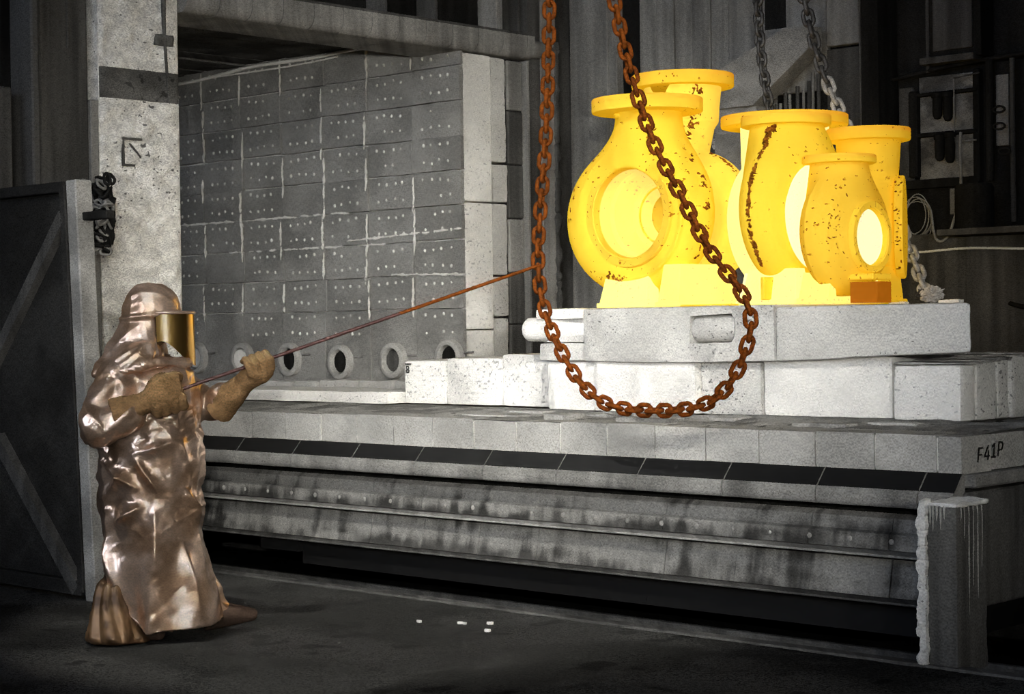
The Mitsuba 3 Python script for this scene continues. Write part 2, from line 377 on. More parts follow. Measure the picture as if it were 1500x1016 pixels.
k = add('wall_far__loose_fibre', cat([tufts(segs, 9, YW - .03), tufts([(-9.0, 2.31, -6.9, 2.31), (-6.9, 2.05, -5.96, 2.03), (-9.7, 2.595, -9.0, 2.595), (-8.6, 2.595, -7.4, 2.6), (-7.4, 2.35, -6.0, 2.40)], 34, YW - .03)]), 'mat_white_block'); stuff(k, 'ragged pale fibre along the joints')
k = add('wall_far__roof_seal', cat([tube(spline([(-12.2, YW - .06, 3.964), (-10.5, YW - .06, 3.976), (-9.5, YW - .06, 3.925), (-8.6, YW - .06, 3.972), (-7.8, YW - .06, 3.964), (-7.2, YW - .06, 3.976), (-6.6, YW - .06, 3.964), (-6.0, YW - .06, 3.974)], 60), .016, 6), tube(spline([(-9.9, YW - .06, 3.925), (-9.1, YW - .06, 3.935), (-8.3, YW - .06, 3.925), (-7.4, YW - .06, 3.94)], 40), .008, 5)]), 'mat_white_block', True)
part_label(k, 'white sealing strip under the roof')
# burner ports along the foot of that wall
for i, (x, z, fill) in enumerate([(-9.48, 1.345, 1), (-8.79, 1.335, 1), (-8.12, 1.335, 0), (-7.435, 1.315, 0), (-6.77, 1.33, 2), (-6.10, 1.355, 0)]):
    c = (x, YW - .048, z)
    k = add('wall_far__burner_port', lathe([(.094, .04), (.097, -.022), (.108, -.034), (.132, -.034), (.148, -.022), (.155, .04)], c, (0, 1, 0)), 'mat_block_pale', 40)
    add(k + '__port_plug', lathe([(0, -.036 if fill == 1 else .004), (.02, -.036 if fill == 1 else .004), (.085, -.030 if fill == 1 else .012), (.095, .012)], c, (0, 1, 0), 32), {0: 'mat_steel_dark', 1: 'mat_white_block', 2: 'mat_steel_mid'}[fill], 40)
    add(k + '__ignition_tube', tube([(x + .17, YW - .04, z + .04), (x + .27, YW - .04, z + .045)], .009, 8), 'mat_steel_pale', True)
# ledge of broken stones along the foot of the wall
x = -9.9; n = 0
while x < -5.3:
    w = rng.uniform(.28, .62)
    k = add('wall_far__ledge_stone', rough_box(x, x + w - .025, 2.50, 2.66, 1.02, 1.155 + rng.uniform(-.012, .014), .05, .012, 8, .025, n), 'mat_slab', 40); x += w; n += 1
# roof of the chamber: ribs of fibre running across
add('ceiling', box(-12.4, FX - .47, -.6, 3.0, 4.045, 4.3), 'mat_roof')
for i, x in enumerate(np.arange(-12.3, FX - .75, .30)):
    w = .30 * rng.uniform(.9, 1.0)
    add('ceiling__roof_module', rough_box(x, x + w - .012, -.4, YW - .002, 4.012 - rng.uniform(0, .018), 4.05, .12, .006, 6, .01, i), 'mat_roof' if rng.random() < .7 else 'mat_steel_mid', 30)

# ---- wall of the hall behind the furnace car, clad in steel
YB = 4.15
add('wall_back', box(-6.4, 9.0, YB + .02, YB + .3, -.5, 9), 'mat_steel_dark')
def panel(x0, x1, z0, z1, mat, d=.03, key='wall_back__steel_panel', c=.006):
    return add(key, box(x0, x1, YB + .02 - d, YB + .021, z0, z1, c), mat)
panel(-6.03, -5.50, -.3, 5.2, 'mat_steel_pale', .10)
panel(-5.50, -5.30, -.3, 5.2, 'mat_steel_dark', .02)
for i, x in enumerate(np.linspace(-5.30, -4.36, 6)[:-1]):
    panel(x + .004, x + .186, 3.02, 5.2, 'mat_steel_pale', .04 + .008 * (i % 2))
panel(-5.30, -4.36, 1.9, 2.96, 'mat_steel_mid', .04)
add('wall_back__cover_strip', box(-5.62, -5.585, YB - .10, YB - .07, -.3, 5.2, .004), 'mat_steel_pale')
# debris caught on the ledge under the corrugated sheets
for i in range(16):
    x = rng.uniform(-5.0, -4.4); z = 2.93 + rng.uniform(0, .18)
    add('wall_back__scrap_flake', rough_box(x, x + rng.uniform(.03, .07), YB - .12, YB - .06, z - .09, z, .03, .012, 20, .01, i), 'mat_slab' if i % 3 == 0 else 'mat_steel_mid')
panel(-4.34, -3.92, 1.9, 3.50, 'mat_steel_pale', .12)
panel(-4.36, -3.42, 3.40, 5.2, 'mat_steel_pale', .05)
panel(-3.40, -2.985, 3.72, 5.2, 'mat_steel_pale', .09)
panel(-3.42, -2.96, 1.7, 3.70, 'mat_steel_mid', .06)
add('wall_back__slot', box(-4.0, -3.8, YB - .035, YB - .028, 3.92, 4.6), 'mat_steel_dark')
# sloping duct and the rods under it
k = thing('sloping_duct', 'pale sloping sheet metal duct on the rear wall behind the pump castings', 'duct')
add(k + '__casing', prism([(3.30, -4.33), (3.57, -4.33), (3.86, -3.62), (3.86, -3.40), (3.68, -3.40), (3.30, -3.92)], 1, YB - .32, YB - .13), 'mat_duct')
add(k + '__front_flap', prism([(2.4, -4.33), (3.40, -4.33), (3.36, -3.92), (2.4, -3.92)], 1, YB - .27, YB - .13), 'mat_duct')
k = thing('rod_rack', 'row of dark upright steel rods below the sloping duct', 'rods')
for i, x in enumerate(np.linspace(-3.88, -3.47, 9)):
    add(k + '__upright_rod', tube([(x + rng.normal(0, .006), YB - .07, 2.5), (x + rng.normal(0, .008), YB - .07, 3.30 + .5 * (x + 3.9) + rng.uniform(-.04, .05))], rng.uniform(.011, .019), 8), 'mat_steel_pale' if i % 2 else 'mat_steel_mid', True)
add(k + '__cross_bar', box(-3.9, -3.44, YB - .05, YB - .03, 2.95, 3.0), 'mat_steel_dark')
# dark edge column between the cladding and the machine bay
k = thing('machine_bay_post', 'dark steel post with a thin bright edge left of the machine bay', 'post')
add(k + '__web', box(-2.955, -2.81, YB - .28, YB - .015, -.3, 6.5, .005), 'mat_steel_dark')
add(k + '__edge_trim', box(-2.970, -2.956, YB - .29, YB - .24, -.3, 6.5, .003), 'mat_steel_mid')

# ---- furnace mouth: near pillar, far jamb, lintel
k = thing('furnace_pillar', 'rough white plastered pillar at the left of the furnace mouth', 'pillar')
def rough_face(x, y0, y1, z0, z1, amp, seed, st=.02):
    ny, nz = int((y1 - y0) / st) + 1, int((z1 - z0) / st) + 1
    def f(U, V):
        P = np.stack([U * 0 + x, U, V], -1)
        d = meshkit.fbm(P * 9, 4, seed) - .5 + .6 * (np.abs(meshkit.fbm(P * 5, 3, seed + 5) - .5))
        e = np.minimum(np.minimum(U - y0, y1 - U), .03) / .03
        return np.stack([x + d * amp * e - .015 * (1 - e) ** 2, U, V], -1)
    return sheet(f, np.linspace(y0, y1, ny), np.linspace(z0, z1, nz))
add(k + '__core', box(-6.75, FX - .012, -.798, -.138, -.4, 4.02), 'mat_plaster')
add(k + '__plaster_face', rough_face(FX, -.795, -.134, -.3, 3.19, .09, 2), 'mat_plaster', True)
part_label(add(k + '__dark_band', rough_face(FX, -.795, -.134, 3.19, 3.40, .03, 4), 'mat_plaster_dark', True), 'dark band across the pillar')
add(k + '__plaster_face', rough_face(FX - .004, -.795, -.134, 3.40, 4.02, .08, 6), 'mat_plaster', True)
add(k + '__steel_edge', box(-6.2, FX - .01, -.862, -.80, -.3, 3.17, .006), 'mat_steel_pale')
add(k + '__drip_scar', cat([tube(spline([(FX + .012, -.262, 4.0), (FX + .016, -.27, 3.66), (FX + .014, -.255, 3.45), (FX + .012, -.24, 3.25), (FX + .008, -.23, 3.16)], 20), np.linspace(.02, .006, 20), 6), rough_box(FX - .005, FX + .03, -.35, -.20, 3.58, 3.66, .03, .02, 20, .01, 4)]), 'mat_plaster_dark', True)
sq = [box(FX, FX + .018, -.63, -.615, 2.74, 2.93), box(FX, FX + .018, -.63, -.47, 2.915, 2.93), box(FX, FX + .018, -.63, -.53, 2.735, 2.75)]
add(k + '__plate_outline', cat(sq + [tube([(FX + .012, -.57, 2.89), (FX + .012, -.48, 2.80)], .007, 5)]), 'mat_plaster_dark')

k = thing('furnace_jamb', 'smooth white column with a dark steel edge right of the tiled furnace wall', 'column')
for i, (z0, z1) in enumerate([(-.3, 1.58), (1.58, 2.62), (2.62, 3.828)]):
    add(k + '__face_block', rough_box(FX - .35, FX, 2.672, 3.0, z0 + .003, z1 - .003, .06, .004, 5, .012, i), 'mat_white_block', 30)
for i, (z0, z1) in enumerate([(-.3, 1.35), (1.35, 1.68), (1.68, 2.02), (2.02, 2.62), (2.62, 2.95), (2.95, 3.826)]):
    add(k + '__edge_block', rough_box(FX - .35, FX - .012, 3.006, 3.20 - .012 * (i % 2), z0 + .006, z1 - .006, .05, .010, 9, .018, i + 9), 'mat_slab', 30)
k = thing('jamb_channel', 'dark stained steel channel between the white column and the hanging chain', 'channel')
add(k + '__web', box(FX - .3, FX - .06, 3.20, 3.42, -.3, 3.825), 'mat_steel_dark')
ch = [(-.3, 1.2), (1.2, 1.62), (1.62, 2.05), (2.05, 2.5), (2.5, 2.95), (2.95, 3.4), (3.4, 3.82)]
for i, (z0, z1) in enumerate(ch):
    add(k + '__wear_plate', box(FX - .07, FX - .035, 3.235, 3.415, z0 + .004, z1 - .004, .008), 'mat_steel_mid' if i % 3 else 'mat_steel_pale')
add(k + '__flange', box(FX - .3, FX + .01, 3.425, 3.455, -.3, 3.825, .004), 'mat_steel_pale')
k = thing('frame_column', 'pale riveted steel column with a ragged right edge behind the left chain strand', 'column')
add(k + '__web', box(FX - .3, FX - .02, 3.47, 3.62, -.3, 6), 'mat_steel_mid')
add(k + '__flange', box(FX - .3, FX, 3.62, 3.80, -.3, 6, .006), 'mat_steel_pale')
add(k + '__ragged_seal', cat([rough_box(FX - .05, FX + .02, 3.77, 3.83, z, z + .3, .03, .03, 16, .02, i) for i, z in enumerate(np.arange(1.4, 3.9, .29))]), 'mat_steel_mid', 30)
k = thing('lattice_frame', 'dark lattice of steel rungs and thin diagonal braces left of the pump castings', 'frame')
add(k + '__back_plate', box(FX - .40, FX - .34, 3.8, 4.14, -.3, 6), 'mat_steel_dark')
for i, z in enumerate((1.86, 2.62, 3.53)):
    add(k + '__rung', box(FX - .30, FX - .26, 3.8, 4.12, z, z + .05, .004), 'mat_steel_pale')
    add(k + '__brace', tube([(FX - .28, 3.82, z - .02), (FX - .28, 4.10, z - .36)], .008, 6), 'mat_steel_pale', True)
    add(k + '__infill_plate', box(FX - .36, FX - .31, 3.86, 4.13, z - .62, z - .02, .01), 'mat_steel_mid')
add(k + '__side_post', box(FX - .3, FX - .06, 4.125, 4.165, -.3, 6), 'mat_steel_mid')

k = thing('furnace_lintel', 'pale fibre lined lintel beam over the furnace mouth', 'beam')
def lintel_block(y0, y1, i):
    prof = []
    for t in np.linspace(0, 1, 9):
        a = math.pi * .5 * t
        prof.append((FX - .01 + .09 * math.sin(a), 3.835 + .10 * (1 - math.cos(a))))
    prof = [(z, x) for x, z in prof]            # (z, x) order for axis y
    poly = prof + [(4.02, FX + .08), (4.02, FX - .5), (3.835, FX - .5)]
    return prism(poly, 1, y0 + .004, y1 - .004)
ys = list(np.arange(-.12, 3.40, .29))
for i, y in enumerate(ys):
    add(k + '__fibre_module', lintel_block(y, min(y + .29, 3.46), i), 'mat_steel_pale', 30)
add(k + '__end_cap', lathe([(0, .34), (.02, .33), (.055, .24), (.075, .1), (.085, 0), (0, 0)], (FX + .0, 3.46, 3.93), (0, 1, 0), 24), 'mat_steel_pale', 40)
k = thing('overhead_steelwork', 'dark steelwork above the lintel with upright posts', 'steelwork')
add(k + '__plate', box(FX - .45, FX - .30, -.86, 3.44, 4.05, 6.2), 'mat_steel_dark')
for i, y in enumerate((.9, 1.9, 2.45, 3.16, 3.42)):
    add(k + '__post', box(FX - .30, FX - .08, y, y + (.075 if i == 3 else .03), 4.05, 6.2, .004), 'mat_steel_pale' if i == 3 else 'mat_steel_mid')
add(k + '__bottom_angle', box(FX - .30, FX + .06, -.86, 3.44, 4.024, 4.045, .004), 'mat_steel_mid')

# ---- dark steel posts left of the pillar
specs = [(-1.62, -1.47, 'mat_steel_mid', .06), (-1.36, -1.30, 'mat_steel_mid', .12), (-1.24, -.865, 'mat_steel_mid', .02)]
add('wall_left__furnace_front', box(FX - .5, FX - .2, -6.0, -.87, -.4, 6.2), 'mat_steel_dark')
for (y0, y1, m, d), lab in zip(specs, ('dark upright steel post at the far left above the gate', 'thin dark steel pipe post left of the wide wall plate above the gate', 'wide dark steel plate between the thin post and the white pillar')):
    k = thing('furnace_front_post' if y1 - y0 < .3 else 'furnace_front_plate', lab, 'post' if y1 - y0 < .3 else 'plate')
    add(k + '__face', box(FX - .195, FX - .05 + d, y0, y1, -.4, 6.2 if d != .06 else 3.2, .012), m)
    if y1 - y0 > .3: add(k + '__rib', tube([(FX - .03, -1.02, 3.5), (FX - .03, -1.02, 5.4)], .012, 6), 'mat_steel_mid', True)

# ================================================================== THE FURNACE CAR
XE = .067                                    # right end of the car
k = thing('furnace_car', 'long low furnace car with a pale block edge and stained steel side rails', 'car')
def mound(x, y):
    P = np.stack([x, y, x * 0], -1)
    return .022 * np.exp(-((y - .72) / .25) ** 2) + (meshkit.fbm(P * 5, 3, 4) - .5) * .030 + (meshkit.fbm(P * [2.5, 22, 1], 2, 8) - .5) * .014
def deck_f(U, V):
    z = 1.050 + mound(U, V) * np.clip(V / .12, 0, 1)
    return np.stack([U, V, z], -1)
add(k + '__deck', cat([sheet(deck_f, np.linspace(-12, XE - .005, 300), np.linspace(.005, 2.535, 80)), box(-12, XE - .02, .04, 2.5, .80, 1.03)]), 'mat_deck', True)
for i in range(14):                           # thin slabs of broken mortar lying on the deck
    x, y = rng.uniform(-4.6, -.4), rng.uniform(.12, .6)
    w = rng.uniform(.12, .4)
    add(k + '__mortar_flake', rough_box(x, x + w, y, y + rng.uniform(.08, .2), 1.045, 1.066 + rng.uniform(0, .018), .05, .008, 12, .008, i + 40), 'mat_deck' if i % 3 else 'mat_block_pale', 30)
xs = [XE, -.07] + [-.07 - .3535 * j for j in range(1, 33)]
for i in range(len(xs) - 1):
    g = float(rng.choice([.002, .005, .009]))
    add(k + '__fibre_block', rough_box(xs[i + 1] + g, xs[i] - .001, rng.uniform(-.004, .004), .30, .868 + rng.uniform(-.004, .004), 1.052 + rng.uniform(-.004, .005), .09, .003, 6, .006, i), 'mat_block_grey' if rng.random() < .8 else 'mat_block_pale', 25)
add(k + '__joint_mortar', box(-11.4, XE - .02, .012, .28, .88, 1.04), 'mat_white_block')
ye = [.31 + .345 * j for j in range(8)]
for i in range(len(ye) - 1):
    g = float(rng.choice([.003, .006]))
    add(k + '__fibre_block', rough_box(XE - .30, XE + rng.uniform(-.004, .004), ye[i] + g, ye[i + 1] - .001, .87, 1.05, .09, .003, 6, .006, i + 60), 'mat_block_grey', 25)
# strokes painted on the end face
ink = []
for j, ch_ in enumerate('F41P'):
    tm = meshkit.text_mesh(ch_, .072, .003)
    V = np.array(tm.vertices); V[:, 0] += V[:, 1] * .18
    V = np.stack([np.full(len(V), XE + .004) + V[:, 2], .135 + j * .066 + V[:, 0], .918 + V[:, 1] + .006 * j], 1)
    ink.append(trimesh.Trimesh(V, tm.faces, process=False))
part_label(add(k + '__lettering', cat(ink), 'mat_steel_dark'), 'dark hand painted letters F41P')
# dark sloping top of the kerb, kerb pieces, side panels
def curb(x0, x1, i):
    prof = [(.868, .02), (.868, -.004), (.80, -.065), (.785, -.078)] + [(.74 + .045 * math.cos(a), -.078 - .022 * math.sin(a)) for a in np.linspace(.2, math.pi - .2, 7)] + [(.694, -.078), (.688, .02)]
    p = [(z, y) for z, y in prof]
    m = prism([(y, z) for z, y in p], 0, x0 + .005, x1 - .004); return m
cx = [XE + .01, -.12] + [-.12 - .592 * j for j in range(1, 20)]
for i in range(len(cx) - 1):
    add(k + '__kerb_plate', curb(cx[i + 1], cx[i], i), 'mat_curb', 30)
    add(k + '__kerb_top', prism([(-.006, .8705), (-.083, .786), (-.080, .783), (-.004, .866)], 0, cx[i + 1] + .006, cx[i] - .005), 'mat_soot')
add(k + '__end_kerb', box(XE - .05, XE + .06, .02, 2.45, .80, .866, .01), 'mat_curb')
add(k + '__end_beam', box(XE - .08, XE + .03, .0, 2.45, .21, .78, .01), 'mat_steel_mid')
add(k + '__frame_web', box(-11.4, XE - .05, .19, .24, .20, .80), 'mat_steel_dark')
px = [XE - .16, -.41] + [-.41 - .487 * j for j in range(1, 22)]
for i in range(len(px) - 1):
    j1, j2 = rng.normal(0, .003, 2)
    add(k + '__upper_panel', prism([(.20, .64), (.150 + j1, .61), (.138 + j1, .545), (.110 + j1, .535), (.100 + j1, .455), (.20, .455)], 0, px[i + 1] + .003, px[i] - .001), 'mat_car_panel', 20)
    add(k + '__lower_panel', prism([(.20, .425), (.140 + j2, .405), (.120 + j2, .30), (.100 + j2, .215), (.20, .212)], 0, px[i + 1] + .003, px[i] - .001), 'mat_car_panel', 20)
add(k + '__rail_flange', box(-11.4, XE - .02, -.022, .20, .436, .449, .003), 'mat_steel_pale')
add(k + '__bottom_flange', box(-11.4, XE - .02, -.0, .20, .198, .210, .003), 'mat_steel_mid')
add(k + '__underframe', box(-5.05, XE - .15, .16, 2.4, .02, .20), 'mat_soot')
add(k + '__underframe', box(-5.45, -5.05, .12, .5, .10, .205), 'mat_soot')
bolt = lathe([(0, -.010), (.010, -.009), (.017, -.003), (.019, .004)], (0, 0, 0), (0, 1, 0), 10)
bp = mikit.ply(bolt, 'mat_steel_pale', smooth=40)
for i in range(23):
    put(k + '__bolt', bp, T().translate([-5.84 + .2475 * i, 0.109, .497]))
# shielding post before the corner of the car
k = thing('corner_post', 'dark stained square post with a pale crusted top before the right end of the car', 'post')
add(k + '__body', rough_box(.108, .268, -.40, -.12, -.02, .752, .04, .006, 8, .012, 3), 'mat_steel_mid', 30)
add(k + '__cap_crust', rough_box(.100, .275, -.41, -.11, .748, .772, .02, .012, 20, .01, 5), 'mat_white_block', 30)
add(k + '__edge_crust', cat([rough_box(.070 + rng.uniform(-.006, .006), .118, -.425, -.37, z, z + .08, .018, .018, 26, .012, i) for i, z in enumerate(np.arange(.0, .74, .07))]), 'mat_slab', 30)
dr_ = []
for x, L in [(.13, .09), (.145, .12), (.165, .07), (.185, .11), (.205, .06)]:
    dr_.append(tube([(x, -.402, .755), (x + .003, -.403, .755 - L * .5), (x, -.401, .755 - L)], [.008, .006, .002], 6))
for y, L in [(-.36, .07), (-.33, .16), (-.29, .55), (-.25, .38), (-.21, .60), (-.17, .3)]:
    dr_.append(tube([(.267, y, .755), (.268, y + .002, .755 - L * .5), (.266, y, .755 - L)], [.005, .004, .002], 6))
add(k + '__drip_streak', cat(dr_), 'mat_steel_pale', True)

# ================================================================== BLOCKS ON THE CAR
def block(name, label, x0, x1, y0, y1, z0, z1, mat, seed, rot=0, group='white insulation blocks on the furnace car', amp=.008, step=.04, warp=None, r=.02, category='block'):
    k = thing(name, label, category, group)
    m = rough_box(x0, x1, y0, y1, z0, z1, step, amp, 6, r, seed, warp)
    if rot: m = rotz(m, rot, ((x0 + x1) / 2, y0))
    add(k, m, mat, 35)
    return k
# carrying slabs under the castings
def sagging(P):
    P = P.copy(); low = np.clip((1.72 - P[:, 2]) / .33, 0, 1); P[:, 2] -= low * .012 * np.sin(np.clip((P[:, 0] + 3.45) / 1.9, 0, 1) * math.pi); return P
k = thing('support_slab', 'long pale cast slab with a rounded pocket in its face, under the left castings', 'slab', 'support slabs')
ys0 = .80
POCKET = [(1.491, -2.205), (1.655, -2.203), (1.668, -1.895), (1.640, -1.872), (1.58, -1.864), (1.53, -1.872), (1.497, -1.90)]
def to_man(m): return m3.Manifold(m3.Mesh(np.array(m.vertices, np.float32), np.array(m.faces, np.uint32)))
def slab_with_pocket():
    m = rough_box(-3.055, -1.592, ys0, 2.62, 1.388, 1.715, .03, .006, 6, .018, 21, sagging)
    m.merge_vertices()
    return to_tm(to_man(m) - to_man(prism(POCKET, 1, ys0 - .1, ys0 + .11)))
add(k + '__body', slab_with_pocket(), 'mat_slab', 35)
add(k + '__left_foot', rough_box(-3.45, -3.06, ys0 + .02, 2.5, 1.385, 1.50, .04, .006, 6, .015, 22), 'mat_slab', 35)
add(k + '__top_pad', rough_box(-3.45, -3.06, ys0 - .01, 1.2, 1.65, 1.715, .03, .010, 6, .012, 23), 'mat_white_block', 35)
add(k + '__filler', rough_box(-3.40, -3.065, ys0 + .03, 2.4, 1.50, 1.655, .05, .004, 6, .01, 24), 'mat_slab', 35)
add(k + '__pocket_roll', lathe([(0, 0), (.070, .002), (.078, .012), (.079, .30), (.070, .318), (0, .32)], (-2.20, ys0 + .082, 1.578), (1, 0, .02), 40), 'mat_slab', 40)
k = thing('support_slab', 'pale pitted cast slab under the right castings, its end standing free', 'slab', 'support slabs')
add(k + '__body', rough_box(-1.586, -.325, ys0, 2.62, 1.44, 1.705, .03, .007, 6, .02, 31, lambda P: np.stack([P[:, 0] - np.clip((P[:, 0] + 1.588) / 1.26, 0, 1) * .66 * (P[:, 1] - ys0), P[:, 1], P[:, 2] - np.clip((1.70 - P[:, 2]) / .26, 0, 1) * .055 * np.clip(-(P[:, 0] + .325) / 1.26, 0, 1)], 1)), 'mat_slab', 35)
k = thing('fibre_roll', 'pale rolled fibre bar poking out left of the support slab', 'roll')
add(k, cat([lathe([(0, 0), (.060, .005), (.076, .025), (.078, .06), (.076, .55), (0, .56)], (-3.59, ys0 + .06, 1.585), (1, .08, 0), 36)]), 'mat_white_block', 40)
# lower course of white blocks
LC = 'white blocks of the course under the slabs'
for i, (x0, x1, y0, rot, mat, lab) in enumerate([(-3.42, -3.015, .86, 0, 'mat_white_block', 'narrow white block under the left end of the slabs, below the roll'),
        (-3.01, -2.20, .84, 0, 'mat_white_block', 'widest white fibre block in the course under the slab with the pocket'),
        (-2.195, -1.75, .885, 0, 'mat_slab', 'greyer fibre block in the course below the pocket of the slab'),
        (-1.735, -.88, .90, 2.0, 'mat_white_block', 'long white block in the lower course beneath the right slab')]):
    block('insulation_block', lab, x0, x1, y0, 2.5 - .5 * (i == 3), 1.066, 1.384 + .035 * (i == 3), mat, 50 + i, rot)
# white blocks left of the slabs
for i, (x0, x1, z1, lab) in enumerate([(-5.02, -4.60, 1.375, 'left end white block with a small painted mark, below the burner ports'), (-4.59, -4.06, 1.395, 'middle white block of the row left of the slabs'), (-4.05, -3.47, 1.42, 'white block touching the left end of the lower course under the roll')]):
    k = block('insulation_block', lab, x0, x1, 1.10, 1.75, 1.066, z1, 'mat_white_block', 60 + i, 0, 'white insulation blocks on the furnace car', .006)
    if i == 0:
        V = meshkit.text_mesh('8', .05, .003); P = np.array(V.vertices)
        P = np.stack([-4.995 + P[:, 0], 1.092 - P[:, 2], 1.285 + P[:, 1]], 1)
        add(k + '__painted_mark', cat([trimesh.Trimesh(P, V.faces[:, ::-1], process=False), box(-5.0, -4.94, 1.089, 1.093, 1.345, 1.352)]), 'mat_steel_dark')
k = thing('fibre_strip', 'low long white strip lying on the car behind the outstretched glove', 'strip')
add(k, rough_box(-9.0, -5.04, .95, 1.5, 1.064, 1.155, .06, .008, 5, .02, 71), 'mat_white_block', 35)
# blocks at the right end of the car
RB = [(-.845, -.425, .86, 1.02, 1.37, 'front white block with dark pits at the right end of the car'), (-.80, -.42, 1.025, 1.25, 1.385, 'narrow lumpy block right behind the pitted front block'), (-.80, -.42, 1.255, 1.385, 1.395, 'thin upright block, third from the front at the right end of the car'), (-.80, -.41, 1.39, 1.9, 1.41, 'rearmost broad block at the right edge of the picture')]
for i, (x0, x1, y0, y1, z1, lab) in enumerate(RB):
    block('insulation_block', lab, x0, x1, y0, y1, 1.062, z1, 'mat_slab' if i else 'mat_white_block', 80 + i, 0, 'white insulation blocks on the furnace car', .012, .025, None, .022)
k = thing('charred_cover', 'thin dark ragged cover lying on top of the right end blocks', 'cover')
add(k, cat([rough_box(-.84, -.415, .86 + .2 * i, 1.08 + .2 * i, 1.372 + .008 * i, 1.386 + .009 * i, .03, .008, 16, .004, 90 + i) for i in range(5)]), 'mat_deck', 30)

# ================================================================== THE GLOWING CASTINGS
def flange(key, c, r, h, level='flange', axis=(0, 0, 1), rim='rim', bore=0.0):
    """A flange disc with a slightly rounded rim; c is the middle of its lower face. The rim's upper edge runs cooler."""
    e = .010
    pr = [(bore, 0), (r - e, 0), (r - e * .3, e * .3), (r, e), (r, h * .62)]
    k = hot(key, lathe(pr, c, axis, 72), level, 40)
    hot(k + '__upper_edge', lathe([(r, h * .62), (r, h - e * .6), (r - e * .5, h), (r * .8, h + .001), (bore, h)], c, axis, 72), rim, 40)
    return k
def crust_on(f, pts, size, n, seed, spread):
    """Flakes of dark scale settled on the surface f = 0 along a path."""
    r = np.random.default_rng(seed); pts = np.asarray(pts, float)
    s = np.concatenate([[0], np.cumsum(np.linalg.norm(np.diff(pts, axis=0), axis=1))]); out = []
    dense = meshkit.noise(np.arange(400)[:, None] * np.array([[.11, .3, .7]]) + seed)
    for _ in range(n):
        t = r.random()
        if dense[int(t * 399)] < r.random() * .75: continue
        p = np.array([np.interp(t * s[-1], s, pts[:, i]) for i in range(3)]) + r.normal(0, spread, 3)
        for _ in range(6):
            d = f(p[None])[0]
            g = np.array([(f((p + e)[None])[0] - f((p - e)[None])[0]) for e in np.eye(3) * .003]) / .006
            g /= np.linalg.norm(g) + 1e-9; p = p - g * d
        m = trimesh.creation.icosphere(1, 1.0)
        a = np.cross(g, r.normal(size=3)); a /= np.linalg.norm(a); b = np.cross(g, a)
        L, w = size * r.uniform(.5, 1.8), size * r.uniform(.3, .8)
        V = np.array(m.vertices) * (1 + r.normal(0, .22, (len(m.vertices), 1)))
        m.vertices = p + V[:, :1] * a * L + V[:, 1:2] * b * w + V[:, 2:] * g * .0035
        out.append(m)
    return cat(out)

# --- A: front left volute, its opening towards the camera
GRP = 'glowing pump casings on the slabs'
A = np.array([-2.84, 1.17, 2.31])
def sd_A(P):
    Q = P.copy(); Q[:, 0] = A[0] + (P[:, 0] - A[0]) / np.where(P[:, 0] < A[0], 1.13, 1.03)
    ang = np.arctan2(Q[:, 2] - A[2], Q[:, 0] - A[0])
    grow = .03 * np.clip(np.sin((ang - 2.2)), 0, 1)
    rho, t = axial(Q, A, (0, 1, 0))
    d = np.hypot(rho - .345 - grow * .5, (t - .0)) - (.155 + grow)
    d = smin(d, sd_cyl(Q, A + [0, -.13, 0], A + [0, .30, 0], .37, .33, .03), .05)
    QN = P.copy(); QN[:, 1] = 1.17 + (P[:, 1] - 1.17) * np.clip(1 + (2.95 - P[:, 2]) * 1.5, 1, 1.9)
    neck = sd_cyl(QN, (-2.80, 1.17, 2.45), (-2.80, 1.17, 2.97), .32, .205, .01) * .7
    d = smin(d, neck, .13)
    d = smin(d, sd_cap(P, (-2.80, 1.19, 2.5), (-3.05, 1.18, 2.52), .17, .15), .10)
    d = smin(d, np.linalg.norm(P - np.array([-2.90, .965, 2.925]), axis=1) - .018, .012)
    rib = sd_torus(P, A + [0, -.155, 0], (0, 1, 0), .415, .010)
    d = smin(d, rib, .02)
    bore = sd_cyl(P, A + [0, -.5, 0], A + [0, .02, 0], .283, .283, .0)
    bore = np.minimum(bore, sd_cyl(P, A + [0, -.05, 0], A + [0, .16, 0], .265, .235, .0))
    bore = np.minimum(bore, sd_cyl(P, A + [0, .1, 0], A + [0, .26, 0], .20, .15, .0))
    d = smax(d, -bore, .012)
    return d
ka = thing('pump_casing', 'leftmost glowing yellow pump casing with a large round opening facing the viewer', 'pump casing', GRP)
hot(ka + '__body', surface_nets(sd_A, (-3.52, .9, 1.72), (-2.2, 1.66, 2.98), .0125), 'body', True)
fl_ = flange(ka + '__top_flange', (-2.795, 1.15, 2.945), .352, .088)
hot(ka + '__opening_ring', lathe([(.283, .03), (.283, -.022), (.290, -.030), (.338, -.030), (.347, -.020), (.350, .03)], A + [0, -.15, 0], (0, 1, 0), 72), 'ring', 40)
hot(ka + '__bore_lining', lathe([(.279, -.12), (.277, -.02), (.254, .0), (.238, .08), (.222, .15), (.188, .158), (.160, .20), (.140, .245), (.12, .245)][::-1], A, (0, 1, 0), 64), 'lining', 30)
hot(ka + '__bore_floor', lathe([(.142, 0), (0, -.004)], A + [0, .243, 0], (0, 1, 0), 48), 'white', 30)
k = add(ka + '__bore_scale', cat([crust_on(lambda P: .236 - np.hypot(P[:, 0] - A[0], P[:, 2] - A[2]), [A + [.236 * math.cos(t), .06, .236 * math.sin(t)] for t in (-1.2, -.9, -.3, .2)], .012, 16, 9, .03)]), 'mat_scale'); stuff(k)
